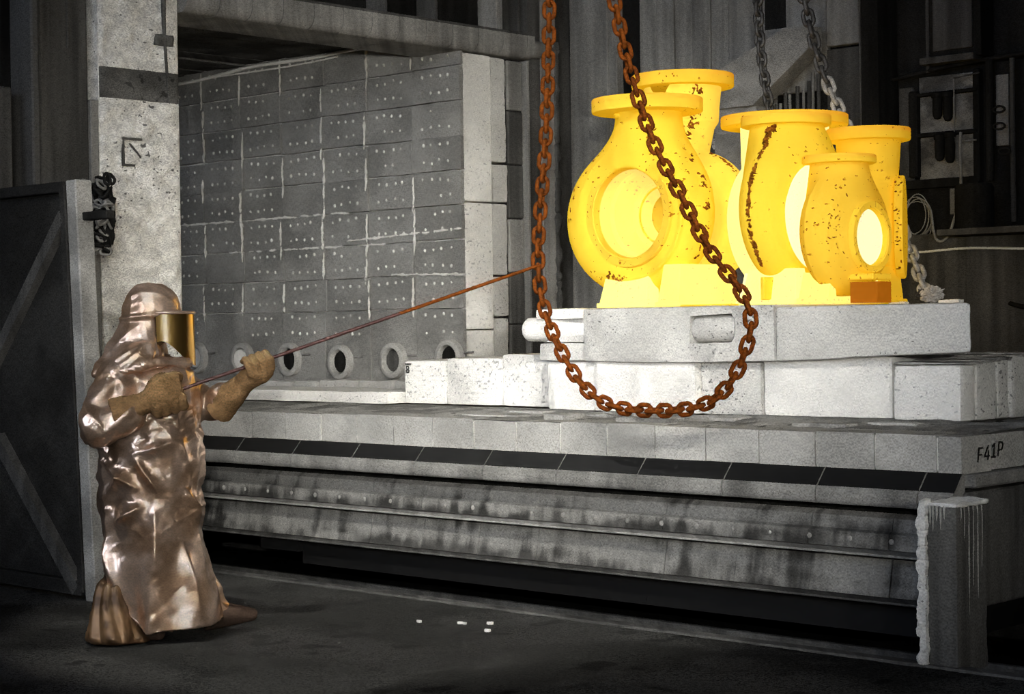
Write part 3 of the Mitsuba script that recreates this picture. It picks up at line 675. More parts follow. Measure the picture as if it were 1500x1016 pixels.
def foot(key, x0, x1, y0, y1, ztop, taper=.06, level='foot'):
    pad = box(x0, x1, y0, y1, 1.718, 1.748, .006)
    web = m3.Manifold.hull_points(np.array([[x0 + .02, y0 + .012, 1.745], [x1 - .015, y0 + .012, 1.745], [x0 + .02, y1 - .03, 1.745], [x1 - .015, y1 - .03, 1.745], [x0 + taper, y0 + .05, ztop], [x1 - taper * .6, y0 + .05, ztop], [x0 + taper, y1 - .05, ztop], [x1 - taper * .6, y1 - .05, ztop]]))
    return hot(key, cat([pad, to_tm(web)]), level, 20)
foot(ka + '__foot', -3.09, -2.66, .97, 1.14, 1.96, .06, 'pale')
foot(ka + '__foot', -2.62, -2.42, .98, 1.45, 1.98, .04, 'foot')
foot(ka + '__foot', -3.12, -2.62, 1.30, 1.45, 1.95)
a_ = np.linspace(0, 2 * np.pi, 60)
rimA = [A + [.50 * math.cos(t), -.02, .49 * math.sin(t)] for t in np.linspace(-.9, .75, 30)]
k = add(ka + '__scale_crust', cat([crust_on(sd_A, rimA, .012, 60, 3, .012),
    crust_on(sd_A, [A + [.47 * math.cos(t), -.13, .45 * math.sin(t)] for t in np.linspace(1.7, 3.2, 20)], .009, 26, 4, .018),
    crust_on(sd_A, [(-3.02, 1.0, 1.92), (-2.90, 1.0, 1.90)], .012, 22, 5, .016),
    crust_on(sd_A, [(-2.62, 1.0, 2.9), (-2.66, .98, 2.75)], .010, 18, 6, .012)]), 'mat_scale'); stuff(k, 'dark flaking scale')
k = add(ka + '__ring_scale', crust_on(lambda P: np.abs(P[:, 1] - (A[1] - .181)), [A + [.315 * math.cos(t), -.181, .315 * math.sin(t)] for t in np.linspace(0, 6.28, 60)], .011, 46, 8, .012), 'mat_scale'); stuff(k, 'dark flaking scale')

# --- A2: rear left casing, tall bent neck
A2 = np.array([-3.02, 1.93, 2.31])
def sd_A2(P):
    d = sd_torus(P, A2, (0, 1, 0), .31, .145)
    d = smin(d, sd_cyl(P, A2 + [0, -.2, 0], A2 + [0, .2, 0], .40, .40, .05), .06)
    neck = np.minimum(sd_cyl(P, (-3.11, 1.93, 2.95), (-3.12, 1.93, 3.22), .225, .265, .01), 9)
    neck = smin(neck, sd_cap(P, (-3.115, 1.93, 2.98), (-3.20, 1.93, 2.60), .215, .20), .05)
    return smin(d, neck, .05)
kb = thing('pump_casing', 'tallest glowing casing with a bent neck, behind the one with the large round opening', 'pump casing', GRP)
hot(kb + '__body', surface_nets(sd_A2, (-3.56, 1.68, 1.80), (-2.5, 2.24, 3.24), .0135), 'upper', True)
flange(kb + '__top_flange', (-3.12, 1.93, 3.195), .345, .088)
foot(kb + '__foot', -3.35, -2.75, 1.78, 2.1, 1.95)
k = add(kb + '__scale_crust', cat([crust_on(sd_A2, [A2 + [.455 * math.cos(t), -.02, .455 * math.sin(t)] for t in np.linspace(1.25, -.3, 30)], .009, 120, 13, .008),
    crust_on(sd_A2, [(-2.90, 1.80, 3.18), (-2.93, 1.82, 3.0), (-3.0, 1.8, 2.85), (-2.98, 1.80, 2.76)], .010, 130, 14, .016),
    crust_on(sd_A2, [(-3.0, 1.75, 2.80), (-2.93, 1.76, 2.76)], .009, 40, 15, .012)]), 'mat_scale'); stuff(k, 'dark flaking scale')

# --- B2: rear middle casing, a lying barrel with a wide flange
B2 = np.array([-2.30, 2.06, 2.27])
def sd_B2(P):
    d = sd_cyl(P, B2 + [-.26, 0, 0], B2 + [.27, 0, 0], .45, .45, .07)
    return smin(d, sd_cyl(P, (-2.40, 2.08, 2.5), (-2.40, 2.08, 2.93), .28, .29, .01), .05)
kc = thing('pump_casing', 'pale glowing barrel shaped casing with the widest flange, behind the cracked middle casing', 'pump casing', GRP)
hot(kc + '__body', surface_nets(sd_B2, (-2.62, 1.56, 1.78), (-1.96, 2.56, 2.92), .0135), 'pale', True)
flange(kc + '__top_flange', (-2.40, 2.08, 2.885), .415, .072)
foot(kc + '__foot', -2.55, -2.06, 1.72, 1.95, 1.95, .05, 'white')
foot(kc + '__foot', -2.55, -2.06, 2.15, 2.4, 1.95, .05, 'white')

# --- B: middle casing, its rim towards the viewer, opening towards the right
B = np.array([-1.80, 1.34, 2.28])
def sd_B(P):
    Q = P.copy(); Q[:, 0] = B[0] + (P[:, 0] - B[0])
    d = sd_torus(Q, B, (1, 0, 0), .33, .15)
    d = smin(d, sd_cyl(Q, B + [-.16, 0, 0], B + [.14, 0, 0], .36, .36, .05), .05)
    neck = sd_cyl(P, (-1.84, 1.34, 2.36), (-1.87, 1.34, 2.82), .31, .215, .01) * .9
    return smin(d, neck, .11)
kd = thing('pump_casing', 'glowing yellow middle casing with a long dark crack down its rim', 'pump casing', GRP)
hot(kd + '__body', surface_nets(sd_B, (-2.2, .82, 1.74), (-1.46, 1.86, 2.83), .0125), 'body', True)
flange(kd + '__top_flange', (-1.87, 1.34, 2.795), .272, .062)
hot(kd + '__collar', lathe([(.40, .07), (.375, .10), (.352, .13), (.335, .17), (.325, .20), (.30, .215), (0, .22)], B + [0, 0, -.02], (1, 0, 0), 72), 'white', 40)
foot(kd + '__foot', -2.02, -1.58, 1.02, 1.2, 1.93, .06, 'pale')
foot(kd + '__foot', -2.02, -1.58, 1.45, 1.62, 1.93, .06, 'pale')
hot(kd + '__rib', box(-1.80, -1.775, .96, 1.1, 1.745, 1.88, .004), 'body', False)
k = add(kd + '__scale_crust', cat([crust_on(sd_B, [B + [-.005, -.48 * math.cos(t), .48 * math.sin(t)] for t in np.linspace(1.0, -.75, 40)], .011, 230, 23, .006),
    crust_on(sd_B, [(-1.80, 1.12, 2.78), (-1.84, 1.05, 2.68)], .016, 40, 24, .010)]), 'mat_scale'); stuff(k, 'dark crack of scale')

# --- C: front right casing with the ring opening towards the right
C = np.array([-1.41, 1.27, 2.13])
def sd_C(P):
    Q = P.copy()
    d = sd_torus(Q, C, (1, 0, 0), .245, .125)
    d = smin(d, sd_cyl(Q, C + [-.10, 0, 0], C + [.10, 0, 0], .30, .30, .05), .05)
    d = smin(d, sd_cyl(P, C + [.02, 0, -.03], C + [.165, 0, -.03], .285, .235, .03), .05)
    d = smin(d, sd_cyl(P, (-1.46, 1.27, 2.22), (-1.445, 1.27, 2.56), .20, .168, .01) * .9, .08)
    ridge = sd_torus(P, C + [-.035, 0, 0], (1, 0, 0), .366, .006)
    d = smin(d, ridge, .012)
    return smax(d, -sd_cyl(P, C + [.12, 0, -.03], C + [.3, 0, -.03], .172, .172, .0), .01)
ke = thing('pump_casing', 'orange yellow casing at the front right with a small ringed opening facing right', 'pump casing', GRP)
hot(ke + '__body', surface_nets(sd_C, (-1.72, .86, 1.74), (-1.14, 1.68, 2.57), .0115), 'orange', True)
flange(ke + '__top_flange', (-1.445, 1.27, 2.535), .215, .050)
hot(ke + '__opening_ring', lathe([(.165, -.03), (.165, .018), (.172, .026), (.205, .026), (.214, .018), (.22, -.01)][::-1], C + [.165, 0, -.03], (1, 0, 0), 64), 'flange', 40)
hot(ke + '__bore_floor', lathe([(.17, 0), (.10, -.006), (0, -.008)], C + [.150, 0, -.03], (1, 0, 0), 48), 'white', 30)
foot(ke + '__foot', -1.60, -1.36, 1.02, 1.15, 1.90, .03, 'foot')
foot(ke + '__foot', -1.60, -1.30, 1.40, 1.52, 1.90, .04, 'foot')
hot(ke + '__foot', box(-1.30, -1.13, 1.12, 1.32, 1.85, 1.885, .006), 'flange', False)
k = add(ke + '__scale_crust', cat([crust_on(lambda P: np.abs(P[:, 0] - (C[0] + .191)), [C + [.191, -.188 * math.cos(t), -.03 + .188 * math.sin(t)] for t in np.linspace(0, 6.28, 60)], .011, 50, 33, .012),
    crust_on(sd_C, [C + [.1, -.30 * math.cos(t), .30 * math.sin(t)] for t in np.linspace(1.0, -.4, 20)], .006, 44, 34, .035)]), 'mat_scale'); stuff(k, 'dark flaking scale')

# --- C2: rear right casing with the orange rimmed flange and a plate flange seen edge on
C2 = np.array([-1.80, 2.10, 2.2])
n2 = np.array([math.cos(.50), math.sin(.50), 0])
def sd_C2(P):
    d = sd_cyl(P, C2 - n2 * .12, C2 + n2 * .19, .34, .29, .05)
    d = smin(d, sd_cyl(P, (-1.775, 2.10, 2.35), (-1.775, 2.10, 2.76), .175, .205, .01), .06)
    return d
kf = thing('pump_casing', 'rear right casing with an orange rimmed flange and a plate flange seen edge on', 'pump casing', GRP)
hot(kf + '__body', surface_nets(sd_C2, (-2.25, 1.6, 1.8), (-1.36, 2.6, 2.77), .013), 'flange', True)
flange(kf + '__top_flange', (-1.775, 2.10, 2.745), .265, .078, 'flange', (0, 0, 1), 'rim')
flange(kf + '__side_flange', C2 + n2 * .19, .325, .055, 'flange', n2, 'flange')
foot(kf + '__foot', -1.95, -1.56, 1.88, 2.2, 1.95, .05, 'flange')
k = add(kf + '__scale_crust', crust_on(lambda P: np.abs(np.linalg.norm((P - C2) - ((P - C2) @ n2)[:, None] * n2, axis=1) - .326), [C2 + n2 * .22 + np.array([n2[1], -n2[0], 0]) * .326 * math.cos(t) + np.array([0, 0, .326 * math.sin(t)]) for t in np.linspace(-1.2, 1.2, 30)], .008, 40, 43, .014), 'mat_scale'); stuff(k)
# --- small packing block at the front
k = thing('packing_block', 'small dark orange block standing on the slab under the ringed opening', 'block')
plain('mat_hot_block', (.26, .075, .004), roughness=.9, specular=.1)
scene[k] = mikit.ply(box(-1.20, -1.02, .99, 1.14, 1.716, 1.835, .004), 'mat_hot_block', emitter={'type': 'area', 'radiance': {'type': 'rgb', 'value': [.17, .045, .0]}})
k = thing('shim_strip', 'thin glowing yellow strip lying on the slab below the middle casing', 'strip')
hot(k, cat([box(-2.32, -1.95, .86, .95, 1.716, 1.726, .002)]), 'flange', False)

# ================================================================== CHAINS
def link_mesh(pitch, d, width, seg=10, sides=8):
    """A stadium shaped link in the xz plane, long along z, its middle at the origin."""
    R = width / 2 - d / 2; s = (pitch + d) / 2 - R; s = max(s, .002)
    pts = [(R * math.cos(a), 0, s + R * math.sin(a)) for a in np.linspace(0, math.pi, seg)] + [(-R * math.cos(a), 0, -s - R * math.sin(a)) for a in np.linspace(0, math.pi, seg)]
    return tube(pts, d / 2, sides, closed=True)
def chain(key, path, pitch, d, width, mats, normal=(0, -1, 0), twist=0.0, jitter=.06, seed=1, cut=()):
    r = np.random.default_rng(seed); lm = link_mesh(pitch, d, width)
    plies = [mikit.ply(lm, m, smooth=True) for m in mats]
    P = spline(path, 4000); s = np.concatenate([[0], np.cumsum(np.linalg.norm(np.diff(P, axis=0), axis=1))])
    n = int(s[-1] / pitch)
    node = np.array([[np.interp(i * pitch, s, P[:, k]) for k in range(3)] for i in range(n + 1)])
    for i in range(n):
        c = (node[i] + node[i + 1]) / 2; z = node[i + 1] - node[i]; z /= np.linalg.norm(z)
        y = np.asarray(normal, float); y = y - z * (y @ z); y /= np.linalg.norm(y); x = np.cross(y, z)
        a = twist + (math.pi / 2 if i % 2 else 0) + r.normal(0, jitter)
        X, Y = x * math.cos(a) + y * math.sin(a), -x * math.sin(a) + y * math.cos(a)
        M = np.eye(4); M[:3, 0], M[:3, 1], M[:3, 2], M[:3, 3] = X, Y, z, c
        put(key + '__link', plies[min(len(mats) - 1, int(i / n * len(mats)))], T(M))
VIEWN = (.66, -.75, 0)
k = thing('sling_chain', 'rust brown chain sling hanging in a loop before the glowing castings', 'chain')
y = -.28
chain(k, [(-2.30, y, 4.95), (-2.315, y, 4.2), (-2.322, y, 3.432), (-2.339, y, 3.053), (-2.374, y, 2.578), (-2.423, y, 2.178), (-2.430, y, 1.87), (-2.375, y, 1.66), (-2.256, y, 1.447), (-2.125, y, 1.290), (-1.96, y, 1.186), (-1.742, y, 1.153), (-1.485, y, 1.156), (-1.25, y, 1.200), (-1.09, y, 1.320), (-1.0, y, 1.484), (-.965, y, 1.623), (-1.02, y, 1.763), (-1.150, y, 1.908), (-1.268, y, 2.053), (-1.400, y, 2.274), (-1.555, y, 2.518), (-1.668, y, 2.764), (-1.781, y, 3.105), (-1.85, y, 3.371), (-2.03, y, 4.2), (-2.20, y, 4.95)], .0700, .0245, .083, ['mat_rust'], VIEWN, .12, .10, 3)
k2 = thing('crane_hook', 'dark steel crane hook block from which the chain sling hangs', 'hook')
add(k2 + '__shank', box(-2.42, -2.08, y - .10, y + .10, 4.93, 5.3, .03), 'mat_steel_dark')
add(k2 + '__wire_rope', cat([tube([(x, y, 5.28), (x, y, 9.02)], .015, 8) for x in (-2.36, -2.14)]), 'mat_steel_dark', True)
k = thing('rear_chain', 'nearly black chain strand hanging behind the wide middle flange', 'chain', 'rear chains')
chain(k, [(-3.20, 2.95, 9.0), (-3.20, 2.95, 6.0), (-3.21, 2.93, 3.92), (-3.19, 2.92, 3.62), (-3.14, 2.91, 3.32), (-3.08, 2.9, 3.06), (-3.03, 2.9, 2.86), (-2.98, 2.9, 2.5)], .074, .028, .090, ['mat_chain_dark'], VIEWN, .7, .06, 5)
k = thing('rear_chain', 'grey chain strand running down behind the right castings to the slab end', 'chain', 'rear chains')
chain(k, [(-2.98, 2.9, 6.0), (-2.90, 2.9, 4.8), (-2.79, 2.9, 3.86), (-2.73, 2.9, 3.62), (-2.63, 2.9, 3.32), (-2.47, 2.9, 2.98), (-2.28, 2.9, 2.62), (-2.04, 2.9, 2.26), (-1.93, 2.85, 2.06), (-1.74, 2.7, 1.80), (-1.70, 2.64, 1.74)], .086, .031, .098, ['mat_chain_dark', 'mat_chain_dark', 'mat_chain_dark', 'mat_chain_pale', 'mat_chain_pale'], VIEWN, .35, .08, 6)
k = thing('foil_heap', 'crumpled foil and rag heap at the foot of the grey chain', 'heap')
def crumple(c, r, seed, sub=4, amp=.5, sq=(1, 1, .7)):
    m = trimesh.creation.icosphere(sub, 1.0); V = np.array(m.vertices)
    d = 1 + amp * (np.abs(meshkit.fbm(V * 2.6 + seed * 3, 4, seed) - .5) * 4 - .6)
    m.vertices = np.asarray(c) + V * d[:, None] * r * np.array(sq); return m
add(k + '__wad', crumple((-1.27, 2.0, 1.765), .075, 3), 'mat_chain_pale')
add(k + '__wad', crumple((-1.34, 2.05, 1.76), .06, 5), 'mat_steel_mid')
add(k + '__strip', cat([rough_box(-1.52, -1.40, 1.9, 1.95, 1.712, 1.728, .03, .006, 20, .004, 3), rough_box(-1.2, -1.06, 1.95, 2.02, 1.712, 1.735, .03, .008, 20, .004, 4)]), 'mat_white_block')

# ================================================================== MACHINE BAY ON THE REAR WALL
def mb(key, x0, x1, z0, z1, d0, d1, mat, c=.004): return add(key, box(x0, x1, YB - d1, YB - d0, z0, z1, c), mat)
k = thing('lower_wall_ledge', 'grey wall ledge with a bright upper edge right of the castings', 'ledge')
mb(k + '__front', -2.80, -2.12, .9, 2.235, 0, .22, 'mat_steel_mid'); mb(k + '__front', -2.11, -1.2, .9, 2.25, 0, .26, 'mat_steel_mid')
add(k + '__bright_edge', tube(spline([(-2.66, YB - .25, 2.105), (-2.4, YB - .25, 2.108), (-2.12, YB - .28, 2.118), (-1.9, YB - .28, 2.112), (-1.2, YB - .28, 2.12)], 30), .010, 6), 'mat_white_block', True)
k = thing('filter_rack', 'grey steel rack carrying four dark filter bottles', 'rack')
mb(k + '__back_sheet', -2.80, -1.2, 2.26, 3.46, -.01, .02, 'mat_steel_dark')
mb(k + '__sheet', -2.60, -2.12, 2.98, 3.40, .02, .06, 'mat_machine'); mb(k + '__sheet', -2.60, -2.12, 2.64, 2.96, .02, .06, 'mat_machine')
mb(k + '__side_sheet', -2.78, -2.66, 2.62, 3.34, .02, .05, 'mat_steel_mid'); mb(k + '__side_sheet', -1.98, -1.88, 2.85, 3.36, .02, .05, 'mat_steel_pale')
mb(k + '__frame_bar', -2.66, -2.59, 2.66, 3.30, .02, .12, 'mat_steel_dark', .012); mb(k + '__frame_bar', -2.14, -2.09, 2.6, 3.42, .02, .10, 'mat_steel_dark', .012)
mb(k + '__frame_bar', -2.65, -2.1, 2.955, 2.985, .05, .11, 'mat_steel_dark'); mb(k + '__frame_bar', -2.65, -2.1, 3.255, 3.28, .05, .11, 'mat_steel_dark'); mb(k + '__frame_bar', -2.8, -2.1, 2.58, 2.645, .03, .10, 'mat_steel_dark')
mb(k + '__lower_sheet', -2.36, -2.17, 2.38, 2.57, .02, .05, 'mat_steel_pale')
add(k + '__top_pipe', tube(spline([(-2.80, YB - .10, 3.40), (-2.45, YB - .12, 3.44), (-2.1, YB - .10, 3.47), (-1.3, YB - .1, 3.49)], 30), .016, 8), 'mat_steel_dark', True)
add(k + '__thin_pipe', tube([(-2.27, YB - .13, 3.36), (-2.27, YB - .13, 2.90), (-2.09, YB - .13, 2.90)], .006, 6), 'mat_steel_pale')
add(k + '__thin_pipe', tube([(-2.27, YB - .13, 3.36), (-2.06, YB - .13, 3.38)], .006, 6), 'mat_steel_mid')
for i, (x, z, h) in enumerate([(-2.40, 3.26, .19), (-2.315, 3.26, .21), (-2.385, 2.955, .19), (-2.30, 2.965, .22)]):
    kk = thing('filter_bottle', ['dark filter bottle, upper left of the four on the grey rack', 'dark filter bottle, upper right of the four on the grey rack', 'dark filter bottle, lower left of the four on the grey rack', 'dark filter bottle, lower right of the four on the grey rack'][i], 'filter', 'filter bottles on the rack')
    add(kk + '__bowl', lathe([(0, -h), (.022, -h + .006), (.034, -h + .03), (.036, -.04), (.03, -.03), (0, -.03)], (x, YB - .14, z), (0, 0, 1), 20), 'mat_steel_dark', 40)
    add(kk + '__cap', lathe([(0, -.032), (.042, -.032), (.044, 0), (.03, .01), (0, .012)], (x, YB - .14, z), (0, 0, 1), 20), 'mat_steel_dark', 40)
k = thing('upper_cabinet', 'dark steel cabinet with a framed door high on the right', 'cabinet')
mb(k + '__body', -2.44, -2.02, 3.50, 4.6, .0, .18, 'mat_steel_dark'); mb(k + '__door', -2.40, -2.08, 3.56, 4.5, .18, .20, 'mat_steel_mid'); mb(k + '__base_rail', -2.5, -2.06, 3.47, 3.52, 0, .22, 'mat_steel_mid')
k = thing('upright_conduit', 'thin pale upright conduit left of the dark cabinet', 'pipe')
add(k, tube([(-2.485, YB - .12, 3.42), (-2.485, YB - .12, 6)], .016, 8), 'mat_steel_mid', True)
k = thing('cable_coil', 'coil of pale cable hanging on the dark wall right of the castings', 'coil')
for j in range(5):
    cxx, cz, rx, rz = -2.625 + .016 * j, 2.385 - .018 * (j % 3), .095 + .016 * (j % 3), .135 + .018 * (j % 2)
    add(k + '__turn', tube([(cxx + rx * math.cos(a), YB - .10 - .012 * j, cz + rz * math.sin(a)) for a in np.linspace(0, 2 * np.pi, 40)[:-1]], .0042, 6, closed=True), 'mat_cable', True)
add(k + '__loose_end', tube(spline([(-2.50, YB - .12, 2.45), (-2.47, YB - .12, 2.30), (-2.53, YB - .12, 2.17), (-2.60, YB - .12, 2.13)], 20), .0042, 6), 'mat_cable', True)
k = thing('hanging_hose', 'thin hose hanging in a deep loop below the filter bottles', 'hose')
add(k, tube(spline([(-2.13, YB - .28, 2.95), (-2.135, YB - .28, 2.7), (-2.15, YB - .28, 2.45), (-2.21, YB - .28, 2.28), (-2.27, YB - .28, 2.185), (-2.31, YB - .28, 2.175), (-2.36, YB - .28, 2.25), (-2.42, YB - .26, 2.42)], 50), .011, 7), 'mat_steel_pale', True)
k = thing('dark_drum', 'dark rounded drum standing on the ledge at the right edge', 'drum')
add(k, lathe([(0, 0), (.13, 0), (.135, .02), (.135, .29), (.12, .315), (0, .32)], (-1.95, YB - .42, 2.245), (0, 0, 1), 36), 'mat_steel_dark', 40)
add('lower_wall_ledge__shelf', box(-2.15, -1.2, YB - .6, YB - .2, 2.2, 2.245, .004), 'mat_steel_mid')
k = thing('valve_pipes', 'dark pipes with small hand wheels at the far right above the drum', 'pipes')
add(k + '__pipe', tube([(-2.0, YB - .1, 2.6), (-2.0, YB - .1, 3.46)], .03, 10), 'mat_steel_dark', True)
add(k + '__pipe', tube([(-1.82, YB - .1, 2.3), (-1.82, YB - .1, 3.46)], .02, 10), 'mat_steel_mid', True)
for x, z in ((-1.90, 3.10), (-1.90, 2.98), (-1.86, 2.80)):
    add(k + '__hand_wheel', tube([(x + .045 * math.cos(a), YB - .15, z + .022 * math.sin(a)) for a in np.linspace(0, 2 * np.pi, 24)[:-1]], .008, 6, closed=True), 'mat_steel_dark', True)
k = thing('slack_cable', 'slack black cable drooping across the wall right of the slab end', 'cable')
add(k, tube(spline([(-1.75, YB - .30, 1.72), (-1.6, YB - .32, 1.69), (-1.5, YB - .32, 1.69), (-1.35, YB - .3, 1.73), (-1.0, YB - .28, 1.85)], 30), .016, 8), 'mat_steel_dark', True)

# ================================================================== GATE AT THE LEFT
k = thing('steel_gate', 'dark steel gate with diagonal braces and a pale end post', 'gate')
GY = -1.70
def lean(m, kx=.055):
    m = m.copy(); V = np.array(m.vertices); V[:, 0] += (2.52 - V[:, 2]) * kx; m.vertices = V; return m
add(k + '__sheet', lean(box(-7.6, -5.0, GY + .03, GY + .045, .03, 2.50)), 'mat_gate')
add(k + '__end_post', lean(box(-4.965, -4.86, GY - .02, GY + .10, .0, 2.525, .008)), 'mat_gate_post')
add(k + '__end_channel', lean(box(-5.03, -4.968, GY - .03, GY + .06, .05, 2.50, .006)), 'mat_gate')
add(k + '__top_rail', box(-7.6, -4.98, GY - .03, GY + .05, 2.455, 2.52, .006), 'mat_gate')
add(k + '__bottom_rail', box(-7.6, -4.86, GY - .03, GY + .05, .03, .12, .006), 'mat_gate')
def bar(a, b, w, d, mat, kx=1):
    a, b = np.array(a, float), np.array(b, float); t = (b - a) / np.linalg.norm(b - a); n = np.array([t[1], -t[0]])
    q = [a + n * w / 2, b + n * w / 2, b - n * w / 2, a - n * w / 2]
    return prism([(z, x) for x, z in q], 1, GY - .03, GY + .03)
add(k + '__brace', bar((-5.0, 2.32), (-5.90, 1.35), .075, .06, 'x'), 'mat_steel_mid')
add(k + '__brace', bar((-5.80, .95), (-4.92, .06), .085, .06, 'x'), 'mat_steel_mid')
add(k + '__hinge_arm', box(-4.87, -4.60, GY + .02, GY + .08, 2.28, 2.33, .006), 'mat_steel_dark')
k = thing('rusty_clamp', 'lumpy dark bundle of old chain and clamps on the edge of the white pillar', 'clamp')
r_ = np.random.default_rng(11)
lp = mikit.ply(link_mesh(.055, .02, .065, 8, 7), 'mat_steel_pale', smooth=True); lp2 = mikit.ply(link_mesh(.055, .02, .065, 8, 7), 'mat_steel_dark', smooth=True)
cxm, cym = -5.76, -.95
for i in range(84):
    z = r_.uniform(2.13, 2.62); w = .15 if z > 2.35 else .10
    off = .05 * (1 if z > 2.3 else -.4)
    q = np.linalg.qr(r_.normal(size=(3, 3)))[0]
    if np.linalg.det(q) < 0: q[:, 0] *= -1
    M = np.eye(4); M[:3, :3] = q; M[:3, 3] = (cxm + off + r_.uniform(-w, w), cym + r_.uniform(-.07, .02), z)
    put(k + '__chain_link', lp if i % 2 else lp2, T(M))
add(k + '__core', crumple((cxm + .02, cym + .03, 2.38), .12, 9, 4, .3, (1.0, .4, 1.9)), 'mat_steel_dark')
add(k + '__bar', box(-5.83, -5.80, -1.04, -1.01, 2.2, 2.62, .005), 'mat_steel_pale')
add(k + '__arm', box(-6.0, -5.8, -.96, -.88, 2.50, 2.55, .005), 'mat_steel_dark')

# ================================================================== THE WORKER
PO = np.array([-3.477, -2.22, 0.0]); PU = np.array([.7263, .6873, 0]); PW = np.array([-.6874, .7262, 0])     # facing +u, right side towards -w
PB = np.stack([PU, PW, [0, 0, 1.0]])
def body_to_world(V): return PO + np.asarray(V) @ PB
def pw(m): m = m.copy(); m.vertices = body_to_world(m.vertices); return m
person = thing('person', 'person in a crumpled coppery heat reflecting coat, hood and gold visor, holding a long rod', 'person')
# coat: outline rows of (z, back, front, half depth, depth offset)
ROWS = np.array([
    (1.47, -.10, .17, .13, .0), (1.43, -.17, .225, .19, .0), (1.38, -.205, .250, .225, .0), (1.30, -.225, .272, .235, .0), (1.20, -.235, .285, .235, .0),
    (1.056, -.245, .292, .235, .0), (.98, -.255, .297, .235, .0), (.84, -.258, .292, .235, .0), (.75, -.250, .268, .235, .0), (.69, -.245, .266, .24, .0),
    (.61, -.24, .285, .245, .0), (.55, -.238, .292, .25, .0), (.48, -.234, .302, .255, .0), (.37, -.230, .320, .265, .0), (.27, -.225, .345, .275, .01), (.16, -.21, .385, .285, .02), (.04, -.20, .41, .29, .02), (-.1, -.20, .42, .29, .02)])[::-1]
def coat_rows(z):
    return [np.interp(z, ROWS[:, 0], ROWS[:, i]) for i in range(1, 5)]
def sd_coat(P):
    u, w, z = P.T
    b, f, h, o = coat_rows(z)
    c, a = (b + f) / 2, (f - b) / 2
    d = (np.sqrt(((u - c) / a) ** 2 + ((w - o) / h) ** 2) - 1) * np.minimum(a, h)
    d = np.maximum(d, z - 1.47)
    hem = .055 + .30 * smooth01((.04 - u) / .30) + .03 * smooth01((u - .15) / .2) + .05 * smooth01((w) / .2)
    d = np.maximum(d, hem - z)
    # hollow under the hem
    inner = (np.sqrt(((u - c) / (a - .055)) ** 2 + ((w - o) / (h - .055)) ** 2) - 1) * np.minimum(a, h)
    d = np.maximum(d, -np.maximum(inner, z - (hem + .10)))
    # sleeves
    sl = np.minimum(sd_cap(P, (-.10, -.17, 1.36), (-.185, -.29, 1.135), .105, .105), sd_cap(P, (-.185, -.29, 1.135), (-.04, -.30, 1.19), .105, .090))
    sl = np.minimum(sl, np.minimum(sd_cap(P, (.06, .17, 1.37), (.335, .10, 1.21), .10, .075), sd_cap(P, (.335, .10, 1.21), (.39, .07, 1.26), .078, .075)))
    return smin(d, sl, .05)
def smooth01(x):
    x = np.clip(x, 0, 1); return x * x * (3 - 2 * x)
def folds(P, seed=0):
    """Crisp creases of stiff foil cloth."""
    u, w, z = P.T
    ang = np.arctan2(w, u - .03)
    def ridge(q, s): return 1 - np.abs(2 * meshkit.fbm(q, 2, s) - 1) * 2.2
    low = smooth01((.70 - z) / .25)
    a = ridge(np.stack([ang * 1.9 + z * .5, z * .9 + ang * .3, u * 0 + 3], 1), 11 + seed)
    p, q = u * .77 + z * .64, -u * .64 + z * .77
    b = ridge(np.stack([q * 9, p * 2.2, w * 3], 1), 12 + seed)
    p2, q2 = u * .5 - z * .87, u * .87 + z * .5
    c = ridge(np.stack([q2 * 8, p2 * 2.4, w * 3 + 5], 1), 15 + seed)
    e = ridge(np.stack([q * 24, p * 7, w * 8], 1), 13 + seed)
    v = np.sin(ang * 6 + 2 * meshkit.noise(np.stack([ang, z * 2, z * 0], 1) * 1.5, 5) * 3)
    return a * .014 + np.maximum(b, c) * .026 * (1 - .85 * low) + e * .006 * (1 - .8 * low) + v * .013 * low - .020
def crease(P, a, b, width, height):
    """A ridge running from a to b on the near side of the coat."""
    a, b = np.asarray(a, float), np.asarray(b, float); Q = P[:, [0, 2]]; d = b - a; t = np.clip((Q - a) @ d / (d @ d), 0, 1)
    r = np.linalg.norm(Q - a - t[:, None] * d, axis=1)
    return 1.5 * height * np.exp(-(r / (width * .75)) ** 1.2) * (P[:, 1] < .05) * np.sin(np.pi * np.clip(t * .9 + .05, 0, 1))
m = surface_nets(sd_coat, (-.42, -.46, .0), (.52, .36, 1.5), .0095)
m.fix_normals()
N = np.array(m.vertex_normals); V = np.array(m.vertices)
dsp = folds(V)
for a, b, w_, h_ in [((-.02, .98), (.20, 1.05), .035, .030), ((-.02, .98), (.10, .78), .03, .028), ((.20, 1.05), (.24, .90), .03, .02), ((-.20, .95), (.0, .80), .03, .026), ((-.14, .62), (.03, .72), .03, .030), ((-.16, .78), (-.05, .90), .025, .024), ((-.20, .55), (-.10, .20), .035, .028), ((.26, .62), (.22, .80), .03, .035), ((.08, .78), (.08, .35), .05, .020), ((.22, .52), (.30, .15), .04, .025), ((.16, 1.38), (.20, 1.1), .03, .02)]:
    dsp = dsp + crease(V, a, b, w_, h_)
m.vertices = V + N * dsp[:, None]
add(person + '__coat', pw(m), 'mat_suit', True)
